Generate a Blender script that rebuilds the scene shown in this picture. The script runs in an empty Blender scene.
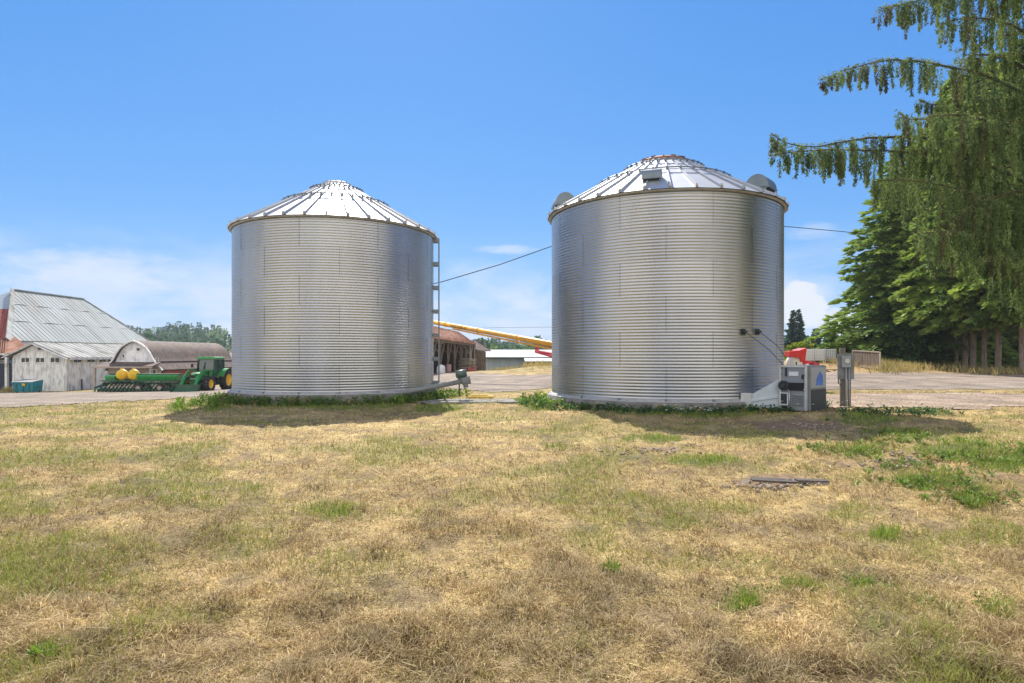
import bpy, math, random
import numpy as np
random.seed(7)
RNG = np.random.default_rng(11)
PI = math.pi
S = bpy.context.scene
COL = S.collection
F, HX, HY, EYE = 630.0, 512.0, 355.0, 1.85      # focal length in pixels, horizon of the photograph, eye height

def at(px, py, d):
    """world point that stands d metres ahead and shows at (px, py)"""
    return ((px - HX) / F * d, d, EYE + (HY - py) / F * d)

# ------------------------------------------------------------------ terrain
def hash2(ix, iy, s):
    h = (ix.astype(np.int64) * 374761393 + iy.astype(np.int64) * 668265263 + s * 1442695041) & 0x7fffffff
    h = ((h ^ (h >> 13)) * 1274126177) & 0x7fffffff
    h = (h ^ (h >> 16)) & 0xffff
    return h / 65535.0

def vnoise(x, y, s=0):
    x = np.asarray(x, float); y = np.asarray(y, float)
    ix = np.floor(x); iy = np.floor(y)
    fx = x - ix; fy = y - iy
    fx = fx * fx * (3 - 2 * fx); fy = fy * fy * (3 - 2 * fy)
    a = hash2(ix, iy, s); b = hash2(ix + 1, iy, s); c = hash2(ix, iy + 1, s); d = hash2(ix + 1, iy + 1, s)
    return (a * (1 - fx) + b * fx) * (1 - fy) + (c * (1 - fx) + d * fx) * fy

def fbm(x, y, s=0, o=4):
    t = 0; a = .5; n = 0
    for k in range(o):
        t = t + a * vnoise(x * 2 ** k, y * 2 ** k, s + k * 17); n += a; a *= .5
    return t / n

CP = np.array([
    (0, 0, 0), (0, 4, 0), (-5, 6, 0), (6, 6, 0.03), (-12, 10, 0), (14, 10, .15), (0, 12, 0), (-9, 16, 0), (8.5, 13.5, .25), (12, 14, .22), (3, 14, .1),
    (-7.7, 23, 0), (-12, 27, -.05), (-7.7, 32, -.02), (-3.3, 27, 0), (5.7, 19, .05), (1.4, 23.5, .03), (10.5, 22, .08), (5.7, 29, .15),
    (-18, 22, -.02), (-18, 35, -.45), (-26, 53, -1.2), (-33, 55, -1.32), (-52, 71, -2.2), (-58, 75, -2.2), (-40, 66, -1.9),
    (-30, 30, -.45), (-40, 40, -1.0), (-1, 43, -.1), (-7.5, 61, 0), (-7, 95, -.56), (0, 130, -1.3), (3, 70, .2), (-15, 60, -.5),
    (14, 22.5, .1), (24, 35, .42), (34, 48, .65), (26, 45, .8), (24.5, 50, 1.42), (40, 48, .6), (12, 45, .5), (20, 28, .2),
    (-60, 20, -.6), (60, 20, .6), (0, -40, 0), (-60, -40, 0), (60, -40, 0), (-130, 120, -3.5), (120, 120, -.5), (0, 250, -2.5), (-250, 250, -4), (250, 250, -2),
    (30, 100, -.4)], float)
def _U(r2): return np.where(r2 > 0, r2 * np.log(r2 + 1e-9), 0)
_n = len(CP)
_K = _U(((CP[:, None, :2] - CP[None, :, :2]) ** 2).sum(-1)) + 25.0 * np.eye(_n) * 2
_P = np.c_[np.ones(_n), CP[:, :2]]
_A = np.zeros((_n + 3, _n + 3)); _A[:_n, :_n] = _K; _A[:_n, _n:] = _P; _A[_n:, :_n] = _P.T
_W = np.linalg.solve(_A, np.r_[CP[:, 2], 0, 0, 0])

def terr(x, y):
    """smooth ground height"""
    x = np.atleast_1d(np.asarray(x, float)); y = np.atleast_1d(np.asarray(y, float))
    out = np.empty(x.shape)
    for i in range(0, x.size, 20000):
        xs = x.ravel()[i:i + 20000]; ys = y.ravel()[i:i + 20000]
        r2 = (xs[:, None] - CP[None, :, 0]) ** 2 + (ys[:, None] - CP[None, :, 1]) ** 2
        out.ravel()[i:i + 20000] = _U(r2) @ _W[:_n] + _W[_n] + _W[_n + 1] * xs + _W[_n + 2] * ys
    r = np.hypot(x, y)
    t = np.clip((r - 170) / 130, 0, 1); t = t * t * (3 - 2 * t)
    z = out * (1 - t) + (-3.0) * t
    # soil mound in front of the right bin, and the heap by the gate panel
    z = z + .16 * np.exp(-(((x - 8.2) / 1.4) ** 2 + ((y - 16.6) / .8) ** 2))
    z = z + .42 * np.exp(-(((x - 2.8) / 3.2) ** 2 + ((y - 64) / 5) ** 2))
    return z
def tz(x, y): return float(terr(x, y)[0])

def pix(x, y):
    z = terr(x, y); yy = np.maximum(y, .3)
    return HX + F * x / yy, HY + F * (EYE - z) / yy

# gravel masks in world metres (1 inside, soft edge)
def sst(a, b, v):
    t = np.clip((v - a) / (b - a), 0, 1); return t * t * (3 - 2 * t)
def gravel_mask(x, y):
    n = (fbm(x * .35, y * .35, 3) - .5) * 3.2
    # yard on the left and behind the bins
    edge = np.where(x < -14, 22 + (x + 18) * -.05, np.where(x < -2, 40, 33))
    ex = np.interp(x, [-60, -18, -16.3, -12, -4, -1, 3, 8, 13, 60], [21, 22.4, 27, 37, 36, 31, 34, 33, 29.5, 30])
    far = np.interp(x, [-60, -45, -20, -5, 1, 6, 13, 24, 45], [66, 66, 70, 62, 52, 50, 42, 41.5, 44])
    m = sst(-.6, .6, y - ex + n) * (1 - sst(-.6, .6, y - far + n))
    return m
def strip_mask(x, y):
    n = (fbm(x * .5, y * .5, 9) - .5) * 3.0
    return sst(-.5, .5, y - 20.2 - np.clip(x - 11, 0, 30) * .06 + n) * (1 - sst(-.5, .5, y - 26.8 + n)) * sst(9.2, 11, x + n * .4)

GB = [  # green patches: pixel x, y, radii, strength
    (650, 438, 50, 5, .9), (705, 463, 62, 8, .9), (560, 445, 26, 5, .7), (195, 500, 60, 9, .55), (330, 512, 60, 17, .6), (250, 530, 60, 20, .35), (170, 500, 50, 10, .5),
    (380, 470, 80, 12, .3), (790, 430, 90, 9, .45), (850, 452, 60, 8, .75), (900, 436, 60, 9, .9), (965, 452, 70, 12, 1), (1005, 465, 50, 13, 1), (930, 482, 55, 9, 1), (975, 500, 40, 12, .9),
    (850, 515, 60, 15, .5), (885, 534, 22, 9, .9), (740, 606, 32, 13, .75), (800, 594, 42, 12, .6), (862, 586, 22, 9, .8), (611, 570, 11, 7, 1), (215, 404, 30, 9, .9), (180, 408, 18, 7, 1),
    (440, 408, 40, 6, 1), (540, 404, 32, 9, 1), (330, 405, 115, 6, .95), (690, 412, 110, 7, 1), (860, 420, 60, 8, .8), (930, 412, 40, 5, .6), (46, 655, 13, 6, 1), (150, 640, 70, 24, .4),
    (60, 560, 60, 20, .3), (880, 630, 40, 12, .6), (1000, 610, 40, 18, .5), (80, 470, 60, 12, .35), (20, 660, 40, 20, .35), (420, 560, 25, 14, .3), (780, 400, 100, 6, .6)]
DBL = [(655, 449, 45, 4, 1), (775, 482, 56, 8, 1), (800, 426, 66, 7, 1), (905, 462, 70, 6, .7), (990, 480, 40, 6, .6), (385, 600, 25, 9, .45), (660, 590, 22, 10, .45), (845, 462, 40, 8, .5)]
def blobs(B, px, py):
    o = np.zeros(px.shape)
    for (bx, by, rx, ry, s) in B:
        o = np.maximum(o, s * np.exp(-.5 * (((px - bx) / (rx * .62)) ** 2 + ((py - by) / (ry * .75)) ** 2) ** 1.4))
    return o
def green_mask(x, y, px, py):
    b = blobs(GB, px, py)
    n = fbm(x * 1.1, y * 1.1, 21, 4)
    n = .55 * n + .45 * fbm(x * 4.5, y * 4.5, 23, 3)
    g = sst(.22, .80, b * (.05 + 2.0 * n)) * .9
    left = sst(330, 40, px) * .12
    m2 = sst(.44, .74, fbm(x * .8, y * .8, 41, 5) + left) * .50 * (1 - .85 * np.exp(-((px - 530) / 230) ** 2) * sst(520, 580, py))
    return np.clip(np.maximum(g, m2), 0, 1)
def dirt_mask(x, y, px, py):
    b = blobs(DBL, px, py)
    n = fbm(x * 2.0, y * 2.0, 77, 4)
    return np.clip(sst(.35, .6, b * (.5 + n)), 0, 1)
def micro(x, y):
    r = np.hypot(x, y)
    k = np.clip(1.3 - r / 45, 0, 1)
    return k * ((fbm(x * .9, y * .9, 5) - .5) * .16 + (fbm(x * 4.5, y * 4.5, 6, 3) - .5) * .11)
def ground_z(x, y):
    g = np.maximum(gravel_mask(x, y), strip_mask(x, y))
    return terr(x, y) + micro(x, y) * (1 - .85 * g)

# ------------------------------------------------------------------ materials
def mat(name, base=(.5, .5, .5), rough=.6, metal=0., var=.0, scale=3., dirt=None, dirt_amt=.0, bump=0., bscale=40., attr=None, spec=.5, stretch=None, transl=0., coat=0.):
    m = bpy.data.materials.new(name); m.use_nodes = True
    nt = m.node_tree; N = nt.nodes; L = nt.links
    b = N['Principled BSDF']; b.inputs['Roughness'].default_value = rough; b.inputs['Metallic'].default_value = metal
    b.inputs['Specular IOR Level'].default_value = spec
    if coat: b.inputs['Coat Weight'].default_value = coat
    tc = N.new('ShaderNodeTexCoord'); mp = N.new('ShaderNodeMapping'); L.new(tc.outputs['Object'], mp.inputs[0])
    if stretch: mp.inputs['Scale'].default_value = stretch
    rgb = N.new('ShaderNodeRGB'); rgb.outputs[0].default_value = (*base, 1); col = rgb.outputs[0]
    if attr:
        a = N.new('ShaderNodeAttribute'); a.attribute_name = attr; col = a.outputs['Color']
    def noise(sc, det=5):
        t = N.new('ShaderNodeTexNoise'); t.inputs['Scale'].default_value = sc; t.inputs['Detail'].default_value = det
        L.new(mp.outputs[0], t.inputs['Vector']); return t.outputs['Fac']
    if dirt is not None:
        r = N.new('ShaderNodeMapRange'); L.new(noise(scale * .7, 7), r.inputs[0]); r.inputs[1].default_value = .62 - dirt_amt * .35; r.inputs[2].default_value = .78 - dirt_amt * .25
        mx = N.new('ShaderNodeMix'); mx.data_type = 'RGBA'; L.new(r.outputs[0], mx.inputs[0]); L.new(col, mx.inputs[6]); mx.inputs[7].default_value = (*dirt, 1); col = mx.outputs[2]
    if var:
        r = N.new('ShaderNodeMapRange'); L.new(noise(scale), r.inputs[0]); r.inputs[1].default_value = .3; r.inputs[2].default_value = .7
        r.inputs[3].default_value = 1 - var; r.inputs[4].default_value = 1 + var
        mx = N.new('ShaderNodeVectorMath'); mx.operation = 'SCALE'; L.new(col, mx.inputs[0]); L.new(r.outputs[0], mx.inputs[3]); col = mx.outputs[0]
    L.new(col, b.inputs['Base Color'])
    if bump:
        bm = N.new('ShaderNodeBump'); bm.inputs['Strength'].default_value = bump; bm.inputs['Distance'].default_value = .02
        L.new(noise(bscale, 4), bm.inputs['Height']); L.new(bm.outputs[0], b.inputs['Normal'])
    if transl:
        t = N.new('ShaderNodeBsdfTranslucent'); ms = N.new('ShaderNodeMixShader'); ms.inputs[0].default_value = transl
        L.new(col, t.inputs[0]); L.new(b.outputs[0], ms.inputs[1]); L.new(t.outputs[0], ms.inputs[2]); L.new(ms.outputs[0], N['Material Output'].inputs[0])
    return m

M = {}
def mk(k, *a, **kw): M[k] = mat(k, *a, **kw)
mk('concrete', (.20, .19, .17), .9, var=.25, scale=2.5, dirt=(.10, .095, .085), dirt_amt=.5, bump=.4, bscale=30)
mk('roof_metal', (.52, .53, .54), .58, .8, var=.06, scale=1.5)
mk('rusty_metal', (.30, .16, .10), .6, .6, var=.3, scale=6, dirt=(.2, .09, .05), dirt_amt=.6)
mk('galvanised', (.58, .59, .60), .42, .9, var=.1, scale=5)
mk('fan_metal', (.27, .30, .33), .5, .35, var=.1, scale=4, dirt=(.28, .27, .25), dirt_amt=.3)
mk('duct_metal', (.50, .56, .60), .5, .25, var=.08, scale=4)
mk('dark_metal', (.035, .04, .045), .5, .3, var=.2, scale=8)
mk('flange', (.36, .36, .35), .6, .2, var=.2, scale=6)
mk('eave_metal', (.42, .41, .40), .6, .4, var=.2, scale=3)
mk('black', (.012, .012, .013), .7)
mk('rubber', (.02, .02, .021), .85, var=.3, scale=8, dirt=(.09, .075, .055), dirt_amt=.4)
mk('blue_sticker', (.05, .15, .5), .5, var=.2)
mk('white_paint', (.74, .74, .72), .7, var=.08, scale=2, dirt=(.42, .4, .36), dirt_amt=.35)
mk('old_white_wall', (.80, .80, .78), .85, var=.10, scale=2.6, dirt=(.50, .50, .49), dirt_amt=.5, bump=.3, bscale=12, stretch=(1.6, 1.6, .55))
mk('white_board', (.84, .85, .86), .85, var=.1, scale=1.5, dirt=(.4, .4, .4), dirt_amt=.3)
mk('barn_roof', (.40, .425, .41), .9, .0, var=.1, scale=.5, dirt=(.32, .315, .29), dirt_amt=.4, stretch=(.4, 1.6, .4), spec=.1)
mk('light_roof', (.40, .40, .375), .9, .0, spec=.1, var=.08, scale=.8, dirt=(.22, .21, .18), dirt_amt=.5)
mk('grey_roof', (.33, .38, .41), .6, .2, var=.08, scale=.8)
mk('rust_roof', (.25, .105, .065), .9, .0, spec=.1, var=.3, scale=1.2, dirt=(.33, .19, .13), dirt_amt=.6, stretch=(3, .5, .5))
mk('red_siding', (.26, .06, .035), .8, var=.25, scale=2)
mk('brown_shingle', (.14, .088, .065), .85, var=.3, scale=2.2, dirt=(.07, .055, .05), dirt_amt=.6, bump=.5, bscale=14)
mk('old_wood', (.20, .15, .11), .9, var=.35, scale=3, dirt=(.09, .065, .045), dirt_amt=.5, stretch=(4, 4, .6))
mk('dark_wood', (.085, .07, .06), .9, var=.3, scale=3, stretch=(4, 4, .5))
mk('pale_wood', (.38, .32, .25), .85, var=.2, scale=4)
mk('beige_wall', (.46, .40, .31), .85, var=.15, scale=2)
mk('post_wood', (.17, .15, .125), .9, var=.3, scale=6, stretch=(5, 5, .5), bump=.4, bscale=20)
mk('grey_board', (.21, .22, .22), .8, var=.15, scale=5)
mk('meter_grey', (.32, .34, .355), .5, .2, var=.06, scale=5)
mk('glass', (.03, .035, .04), .08, 0, spec=.8)
mk('cab_glass', (.05, .075, .07), .06, 0, spec=.9)
mk('green_paint', (.03, .28, .06), .45, 0, var=.15, scale=3, dirt=(.09, .13, .06), dirt_amt=.4, coat=.2)
mk('dark_green', (.014, .085, .03), .55, 0, var=.25, scale=5, dirt=(.05, .06, .035), dirt_amt=.4)
mk('yellow_paint', (.75, .47, .01), .45, var=.08, scale=3, coat=.2)
mk('auger_yellow', (.70, .33, .01), .5, var=.12, scale=1.5, dirt=(.5, .3, .06), dirt_amt=.3)
mk('red_paint', (.62, .022, .018), .45, var=.12, scale=3, coat=.2)
mk('dull_red', (.36, .03, .025), .6, var=.2, scale=3)
mk('teal_paint', (.012, .22, .27), .55, var=.15, scale=3, dirt=(.05, .17, .19), dirt_amt=.3)
mk('motor_green', (.10, .16, .145), .5, .3, var=.25, scale=12, dirt=(.12, .11, .09), dirt_amt=.4)
mk('tote_white', (.66, .67, .66), .5, var=.06)
mk('lowbarn_wall', (.30, .34, .37), .75, var=.1, scale=1, stretch=(2, 1, .3))
mk('white_roof', (.50, .51, .51), .8, spec=.15, var=.05, scale=.5)
mk('gravel_stone', (.30, .235, .18), .95, var=.3, scale=30)
mk('limb_bark', (.075, .06, .05), .95, var=.3, scale=6)
mk('bark', (.27, .205, .155), .95, var=.35, scale=4, stretch=(3, 3, .5), bump=.6, bscale=10)
mk('hood_metal', (.19, .23, .26), .5, .4, var=.1)
mk('ladder_metal', (.20, .23, .26), .5, .5)
mk('leaf_fir', rough=.7, attr='col', transl=.38, spec=.15)
mk('leaf_spruce', rough=.75, attr='col', transl=.40, spec=.1)
mk('leaf_bush', rough=.55, attr='col', transl=.4, spec=.3)
mk('grass_blade', rough=.62, attr='col', transl=.34, spec=.25)
mk('forest_leaf', rough=.8, attr='col', transl=.35, spec=.05)
mk('hill_floor', (.035, .06, .025), .95, var=.3, scale=.05)
mk('cable', (.03, .03, .032), .6)
mk('letter_dark', (.10, .045, .02), .6)
mk('letter_white', (.70, .72, .74), .6)

# corrugated wall: galvanised with the tint of each sheet
def bin_mat():
    m = bpy.data.materials.new('corrugated_steel'); m.use_nodes = True
    nt = m.node_tree; N = nt.nodes; L = nt.links; b = N['Principled BSDF']
    a = N.new('ShaderNodeAttribute'); a.attribute_name = 'tint'
    tc = N.new('ShaderNodeTexCoord')
    mp = N.new('ShaderNodeMapping'); mp.inputs['Scale'].default_value = (1, 1, .16); L.new(tc.outputs['Object'], mp.inputs[0])
    t = N.new('ShaderNodeTexNoise'); t.inputs['Scale'].default_value = .9; t.inputs['Detail'].default_value = 6; L.new(mp.outputs[0], t.inputs[0])
    r = N.new('ShaderNodeMapRange'); L.new(t.outputs[0], r.inputs[0]); r.inputs[1].default_value = .3; r.inputs[2].default_value = .7; r.inputs[3].default_value = .86; r.inputs[4].default_value = 1.12
    t2 = N.new('ShaderNodeTexNoise'); t2.inputs['Scale'].default_value = 18; t2.inputs['Detail'].default_value = 3; L.new(tc.outputs['Object'], t2.inputs[0])
    r2 = N.new('ShaderNodeMapRange'); L.new(t2.outputs[0], r2.inputs[0]); r2.inputs[3].default_value = .93; r2.inputs[4].default_value = 1.07
    mm = N.new('ShaderNodeMath'); mm.operation = 'MULTIPLY'; L.new(r.outputs[0], mm.inputs[0]); L.new(r2.outputs[0], mm.inputs[1])
    v = N.new('ShaderNodeVectorMath'); v.operation = 'SCALE'; L.new(a.outputs['Color'], v.inputs[0]); L.new(mm.outputs[0], v.inputs[3])
    L.new(v.outputs[0], b.inputs['Base Color'])
    b.inputs['Metallic'].default_value = .82
    r3 = N.new('ShaderNodeMapRange'); L.new(t.outputs[0], r3.inputs[0]); r3.inputs[1].default_value = .3; r3.inputs[2].default_value = .7; r3.inputs[3].default_value = .25; r3.inputs[4].default_value = .42
    L.new(r3.outputs[0], b.inputs['Roughness'])
    return m
M['bin'] = bin_mat()

def ground_mat(name='soil_and_grass'):
    m = bpy.data.materials.new(name); m.use_nodes = True
    nt = m.node_tree; N = nt.nodes; L = nt.links; b = N['Principled BSDF']; b.inputs['Roughness'].default_value = .95; b.inputs['Specular IOR Level'].default_value = .15
    tc = N.new('ShaderNodeTexCoord'); a = N.new('ShaderNodeAttribute'); a.attribute_name = 'col'
    def noise(sc, det=6, lo=.3, hi=.7, o0=.7, o1=1.3):
        t = N.new('ShaderNodeTexNoise'); t.inputs['Scale'].default_value = sc; t.inputs['Detail'].default_value = det; L.new(tc.outputs['Object'], t.inputs[0])
        r = N.new('ShaderNodeMapRange'); L.new(t.outputs[0], r.inputs[0]); r.inputs[1].default_value = lo; r.inputs[2].default_value = hi; r.inputs[3].default_value = o0; r.inputs[4].default_value = o1
        return r.outputs[0], t.outputs[0]
    n1, _ = noise(9); n2, h2 = noise(55, 4, .3, .7, .62, 1.38)
    mm = N.new('ShaderNodeMath'); mm.operation = 'MULTIPLY'; L.new(n1, mm.inputs[0]); L.new(n2, mm.inputs[1])
    v = N.new('ShaderNodeVectorMath'); v.operation = 'SCALE'; L.new(a.outputs['Color'], v.inputs[0]); L.new(mm.outputs[0], v.inputs[3])
    L.new(v.outputs[0], b.inputs['Base Color'])
    bp = N.new('ShaderNodeBump'); bp.inputs['Strength'].default_value = .8; bp.inputs['Distance'].default_value = .03; L.new(h2, bp.inputs['Height']); L.new(bp.outputs[0], b.inputs['Normal'])
    return m
M['ground'] = ground_mat()

def gravel_mat(name, base, sc=26):
    m = bpy.data.materials.new(name); m.use_nodes = True
    nt = m.node_tree; N = nt.nodes; L = nt.links; b = N['Principled BSDF']; b.inputs['Roughness'].default_value = .95; b.inputs['Specular IOR Level'].default_value = .2
    tc = N.new('ShaderNodeTexCoord')
    vo = N.new('ShaderNodeTexVoronoi'); vo.inputs['Scale'].default_value = sc; L.new(tc.outputs['Object'], vo.inputs['Vector'])
    hs = N.new('ShaderNodeSeparateColor'); L.new(vo.outputs['Color'], hs.inputs[0])
    r = N.new('ShaderNodeMapRange'); L.new(hs.outputs[0], r.inputs[0]); r.inputs[3].default_value = .55; r.inputs[4].default_value = 1.4
    t = N.new('ShaderNodeTexNoise'); t.inputs['Scale'].default_value = .6; t.inputs['Detail'].default_value = 8; L.new(tc.outputs['Object'], t.inputs[0])
    r2 = N.new('ShaderNodeMapRange'); L.new(t.outputs[0], r2.inputs[0]); r2.inputs[1].default_value = .3; r2.inputs[2].default_value = .7; r2.inputs[3].default_value = .58; r2.inputs[4].default_value = 1.3
    mm = N.new('ShaderNodeMath'); mm.operation = 'MULTIPLY'; L.new(r.outputs[0], mm.inputs[0]); L.new(r2.outputs[0], mm.inputs[1])
    mx = N.new('ShaderNodeMix'); mx.data_type = 'RGBA'; L.new(hs.outputs[1], mx.inputs[0]); mx.inputs[6].default_value = (*base, 1); mx.inputs[7].default_value = (base[0] * 1.15, base[1] * .98, base[2] * .85, 1)
    v = N.new('ShaderNodeVectorMath'); v.operation = 'SCALE'; L.new(mx.outputs[2], v.inputs[0]); L.new(mm.outputs[0], v.inputs[3]); L.new(v.outputs[0], b.inputs['Base Color'])
    bp = N.new('ShaderNodeBump'); bp.inputs['Strength'].default_value = .6; bp.inputs['Distance'].default_value = .02; L.new(vo.outputs['Distance'], bp.inputs['Height']); bp.invert = True; L.new(bp.outputs[0], b.inputs['Normal'])
    return m
M['gravel'] = gravel_mat('grey_gravel', (.245, .215, .18))
M['gravel2'] = gravel_mat('pinkish_gravel', (.30, .245, .19), 14)

# ------------------------------------------------------------------ mesh helpers
class MB:
    def __init__(s): s.v = []; s.f = []; s.sm = []
    def add(s, vs, fs, smooth=False):
        o = len(s.v); s.v += [tuple(map(float, p)) for p in vs]
        for f in fs: s.f.append(tuple(i + o for i in f)); s.sm.append(smooth)
        return s
    def box(s, c, size, rz=0., ry=0., rx=0.):
        hx, hy, hz = [q / 2 for q in size]
        P = []
        for z in (-hz, hz):
            for (x, y) in ((-hx, -hy), (hx, -hy), (hx, hy), (-hx, hy)):
                p = [x, y, z]
                if rx: p = [p[0], p[1] * math.cos(rx) - p[2] * math.sin(rx), p[1] * math.sin(rx) + p[2] * math.cos(rx)]
                if ry: p = [p[0] * math.cos(ry) + p[2] * math.sin(ry), p[1], -p[0] * math.sin(ry) + p[2] * math.cos(ry)]
                if rz: p = [p[0] * math.cos(rz) - p[1] * math.sin(rz), p[0] * math.sin(rz) + p[1] * math.cos(rz), p[2]]
                P.append((p[0] + c[0], p[1] + c[1], p[2] + c[2]))
        return s.add(P, [(0, 3, 2, 1), (4, 5, 6, 7), (0, 1, 5, 4), (1, 2, 6, 5), (2, 3, 7, 6), (3, 0, 4, 7)])
    def hexa(s, b4, t4):
        return s.add(list(b4) + list(t4), [(0, 3, 2, 1), (4, 5, 6, 7), (0, 1, 5, 4), (1, 2, 6, 5), (2, 3, 7, 6), (3, 0, 4, 7)])
    @staticmethod
    def frame(d, up=(0, 0, 1)):
        d = np.array(d, float); d /= np.linalg.norm(d) + 1e-12
        u = np.array(up, float)
        if abs(d @ u) > .97: u = np.array((1., 0, 0))
        a = np.cross(u, d); a /= np.linalg.norm(a); b = np.cross(d, a)
        return d, a, b
    def bar(s, p0, p1, w, h, up=(0, 0, 1)):
        p0 = np.array(p0, float); p1 = np.array(p1, float); d, a, b = s.frame(p1 - p0, up)
        P = []
        for p in (p0, p1):
            for (i, j) in ((-1, -1), (1, -1), (1, 1), (-1, 1)): P.append(p + a * i * w / 2 + b * j * h / 2)
        return s.add(P, [(0, 3, 2, 1), (4, 5, 6, 7), (0, 1, 5, 4), (1, 2, 6, 5), (2, 3, 7, 6), (3, 0, 4, 7)])
    def tube(s, pts, r, n=10, caps=True, smooth=True):
        pts = [np.array(p, float) for p in pts]
        rr = r if isinstance(r, (list, tuple, np.ndarray)) else [r] * len(pts)
        P = []
        for i, p in enumerate(pts):
            d = pts[min(i + 1, len(pts) - 1)] - pts[max(i - 1, 0)]
            _, a, b = s.frame(d)
            for k in range(n):
                t = 2 * PI * k / n; P.append(p + (a * math.cos(t) + b * math.sin(t)) * rr[i])
        Fc = []
        for i in range(len(pts) - 1):
            for k in range(n):
                k2 = (k + 1) % n; Fc.append((i * n + k, i * n + k2, (i + 1) * n + k2, (i + 1) * n + k))
        s.add(P, Fc, smooth)
        if caps:
            o = len(s.v) - len(P)
            s.f.append(tuple(o + k for k in range(n))[::-1]); s.sm.append(False)
            o2 = o + (len(pts) - 1) * n
            s.f.append(tuple(o2 + k for k in range(n))); s.sm.append(False)
        return s
    def lathe(s, prof, n=32, c=(0, 0, 0), axis='z', smooth=True, a0=0., a1=2 * PI):
        full = abs(a1 - a0 - 2 * PI) < 1e-6; m = n if full else n + 1
        P = []
        for (r, z) in prof:
            for k in range(m):
                t = a0 + (a1 - a0) * k / n; x, y = r * math.cos(t), r * math.sin(t)
                q = (x, y, z) if axis == 'z' else ((z, x, y) if axis == 'x' else (y, z, x))
                P.append((q[0] + c[0], q[1] + c[1], q[2] + c[2]))
        Fc = []
        for i in range(len(prof) - 1):
            for k in range(n):
                k2 = (k + 1) % m; Fc.append((i * m + k, i * m + k2, (i + 1) * m + k2, (i + 1) * m + k))
        return s.add(P, Fc, smooth)
    def prism(s, poly, d0, d1, plane='xz'):
        """polygon in a plane, extruded between d0 and d1 along the third axis"""
        def q(u, v, w): return {'xz': (u, w, v), 'yz': (w, u, v), 'xy': (u, v, w)}[plane]
        n = len(poly); P = [q(u, v, d0) for u, v in poly] + [q(u, v, d1) for u, v in poly]
        return s.add(P, [tuple(range(n)), tuple(range(2 * n - 1, n - 1, -1))] + [(i, i + n, (i + 1) % n + n, (i + 1) % n) for i in range(n)])
    def slab(s, quad, th):
        """quad (4 points) thickened along its normal, downwards"""
        q = [np.array(p, float) for p in quad]; nrm = np.cross(q[1] - q[0], q[3] - q[0]); nrm /= np.linalg.norm(nrm)
        if nrm[2] < 0: nrm = -nrm
        return s.hexa([p - nrm * th for p in q], q)
    def build(s, name, m, parent=None, bevel=0., loc=None, recalc=True):
        me = bpy.data.meshes.new(name); me.from_pydata(s.v, [], s.f)
        me.polygons.foreach_set('use_smooth', s.sm)
        if recalc:
            import bmesh
            bm = bmesh.new(); bm.from_mesh(me); bmesh.ops.recalc_face_normals(bm, faces=bm.faces); bm.to_mesh(me); bm.free()
        me.materials.append(M[m] if isinstance(m, str) else m)
        o = bpy.data.objects.new(name, me); COL.objects.link(o)
        if parent: o.parent = parent
        if loc: o.location = loc
        if bevel:
            md = o.modifiers.new('bevel', 'BEVEL'); md.width = bevel; md.segments = 2; md.limit_method = 'ANGLE'
        return o

def npmesh(name, V, Fq, m, parent=None, face_col=None, point_col=None, smooth=False, k=4):
    """mesh from numpy arrays of same-size faces"""
    me = bpy.data.meshes.new(name); V = np.asarray(V, np.float32); Fq = np.asarray(Fq, np.int32)
    me.vertices.add(len(V)); me.vertices.foreach_set('co', V.ravel())
    nf = len(Fq); me.loops.add(nf * k); me.loops.foreach_set('vertex_index', Fq.ravel())
    me.polygons.add(nf); me.polygons.foreach_set('loop_start', np.arange(nf, dtype=np.int32) * k)
    if smooth: me.polygons.foreach_set('use_smooth', np.ones(nf, bool))
    for dom, c in (('FACE', face_col), ('POINT', point_col)):
        if c is not None:
            a = me.attributes.new('col', 'FLOAT_COLOR', dom); c = np.c_[np.asarray(c, np.float32), np.ones(len(c), np.float32)]
            a.data.foreach_set('color', c.astype(np.float32).ravel())
    me.update(calc_edges=True); me.validate()
    me.materials.append(M[m])
    o = bpy.data.objects.new(name, me); COL.objects.link(o)
    if parent: o.parent = parent
    return o

def tag(o, label=None, cat=None, group=None, kind=None):
    if label: o['label'] = label
    if cat: o['category'] = cat
    if group: o['group'] = group
    if kind: o['kind'] = kind
    return o
def thing(name, label, cat, loc=(0, 0, 0), rz=0., group=None):
    o = bpy.data.objects.new(name, None); COL.objects.link(o); o.location = loc; o.rotation_euler = (0, 0, rz); o.empty_display_size = .3
    return tag(o, label, cat, group)
def copy_tree(o, parent=None):
    c = o.copy(); COL.objects.link(c); c.parent = parent
    for ch in list(o.children): copy_tree(ch, c)
    return c

def text_mesh(name, body, size, m, parent, loc, rot, depth=.004):
    cu = bpy.data.curves.new(name, 'FONT'); cu.body = body; cu.size = size; cu.extrude = depth; cu.align_x = 'CENTER'; cu.align_y = 'CENTER'
    tmp = bpy.data.objects.new('lettering_source', cu); COL.objects.link(tmp)
    me = bpy.data.meshes.new_from_object(tmp.evaluated_get(bpy.context.evaluated_depsgraph_get()))
    COL.objects.unlink(tmp); bpy.data.objects.remove(tmp); bpy.data.curves.remove(cu)
    me.name = name; me.materials.clear(); me.materials.append(M[m])
    o = bpy.data.objects.new(name, me); COL.objects.link(o); o.parent = parent; o.location = loc; o.rotation_euler = rot
    return o

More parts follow.
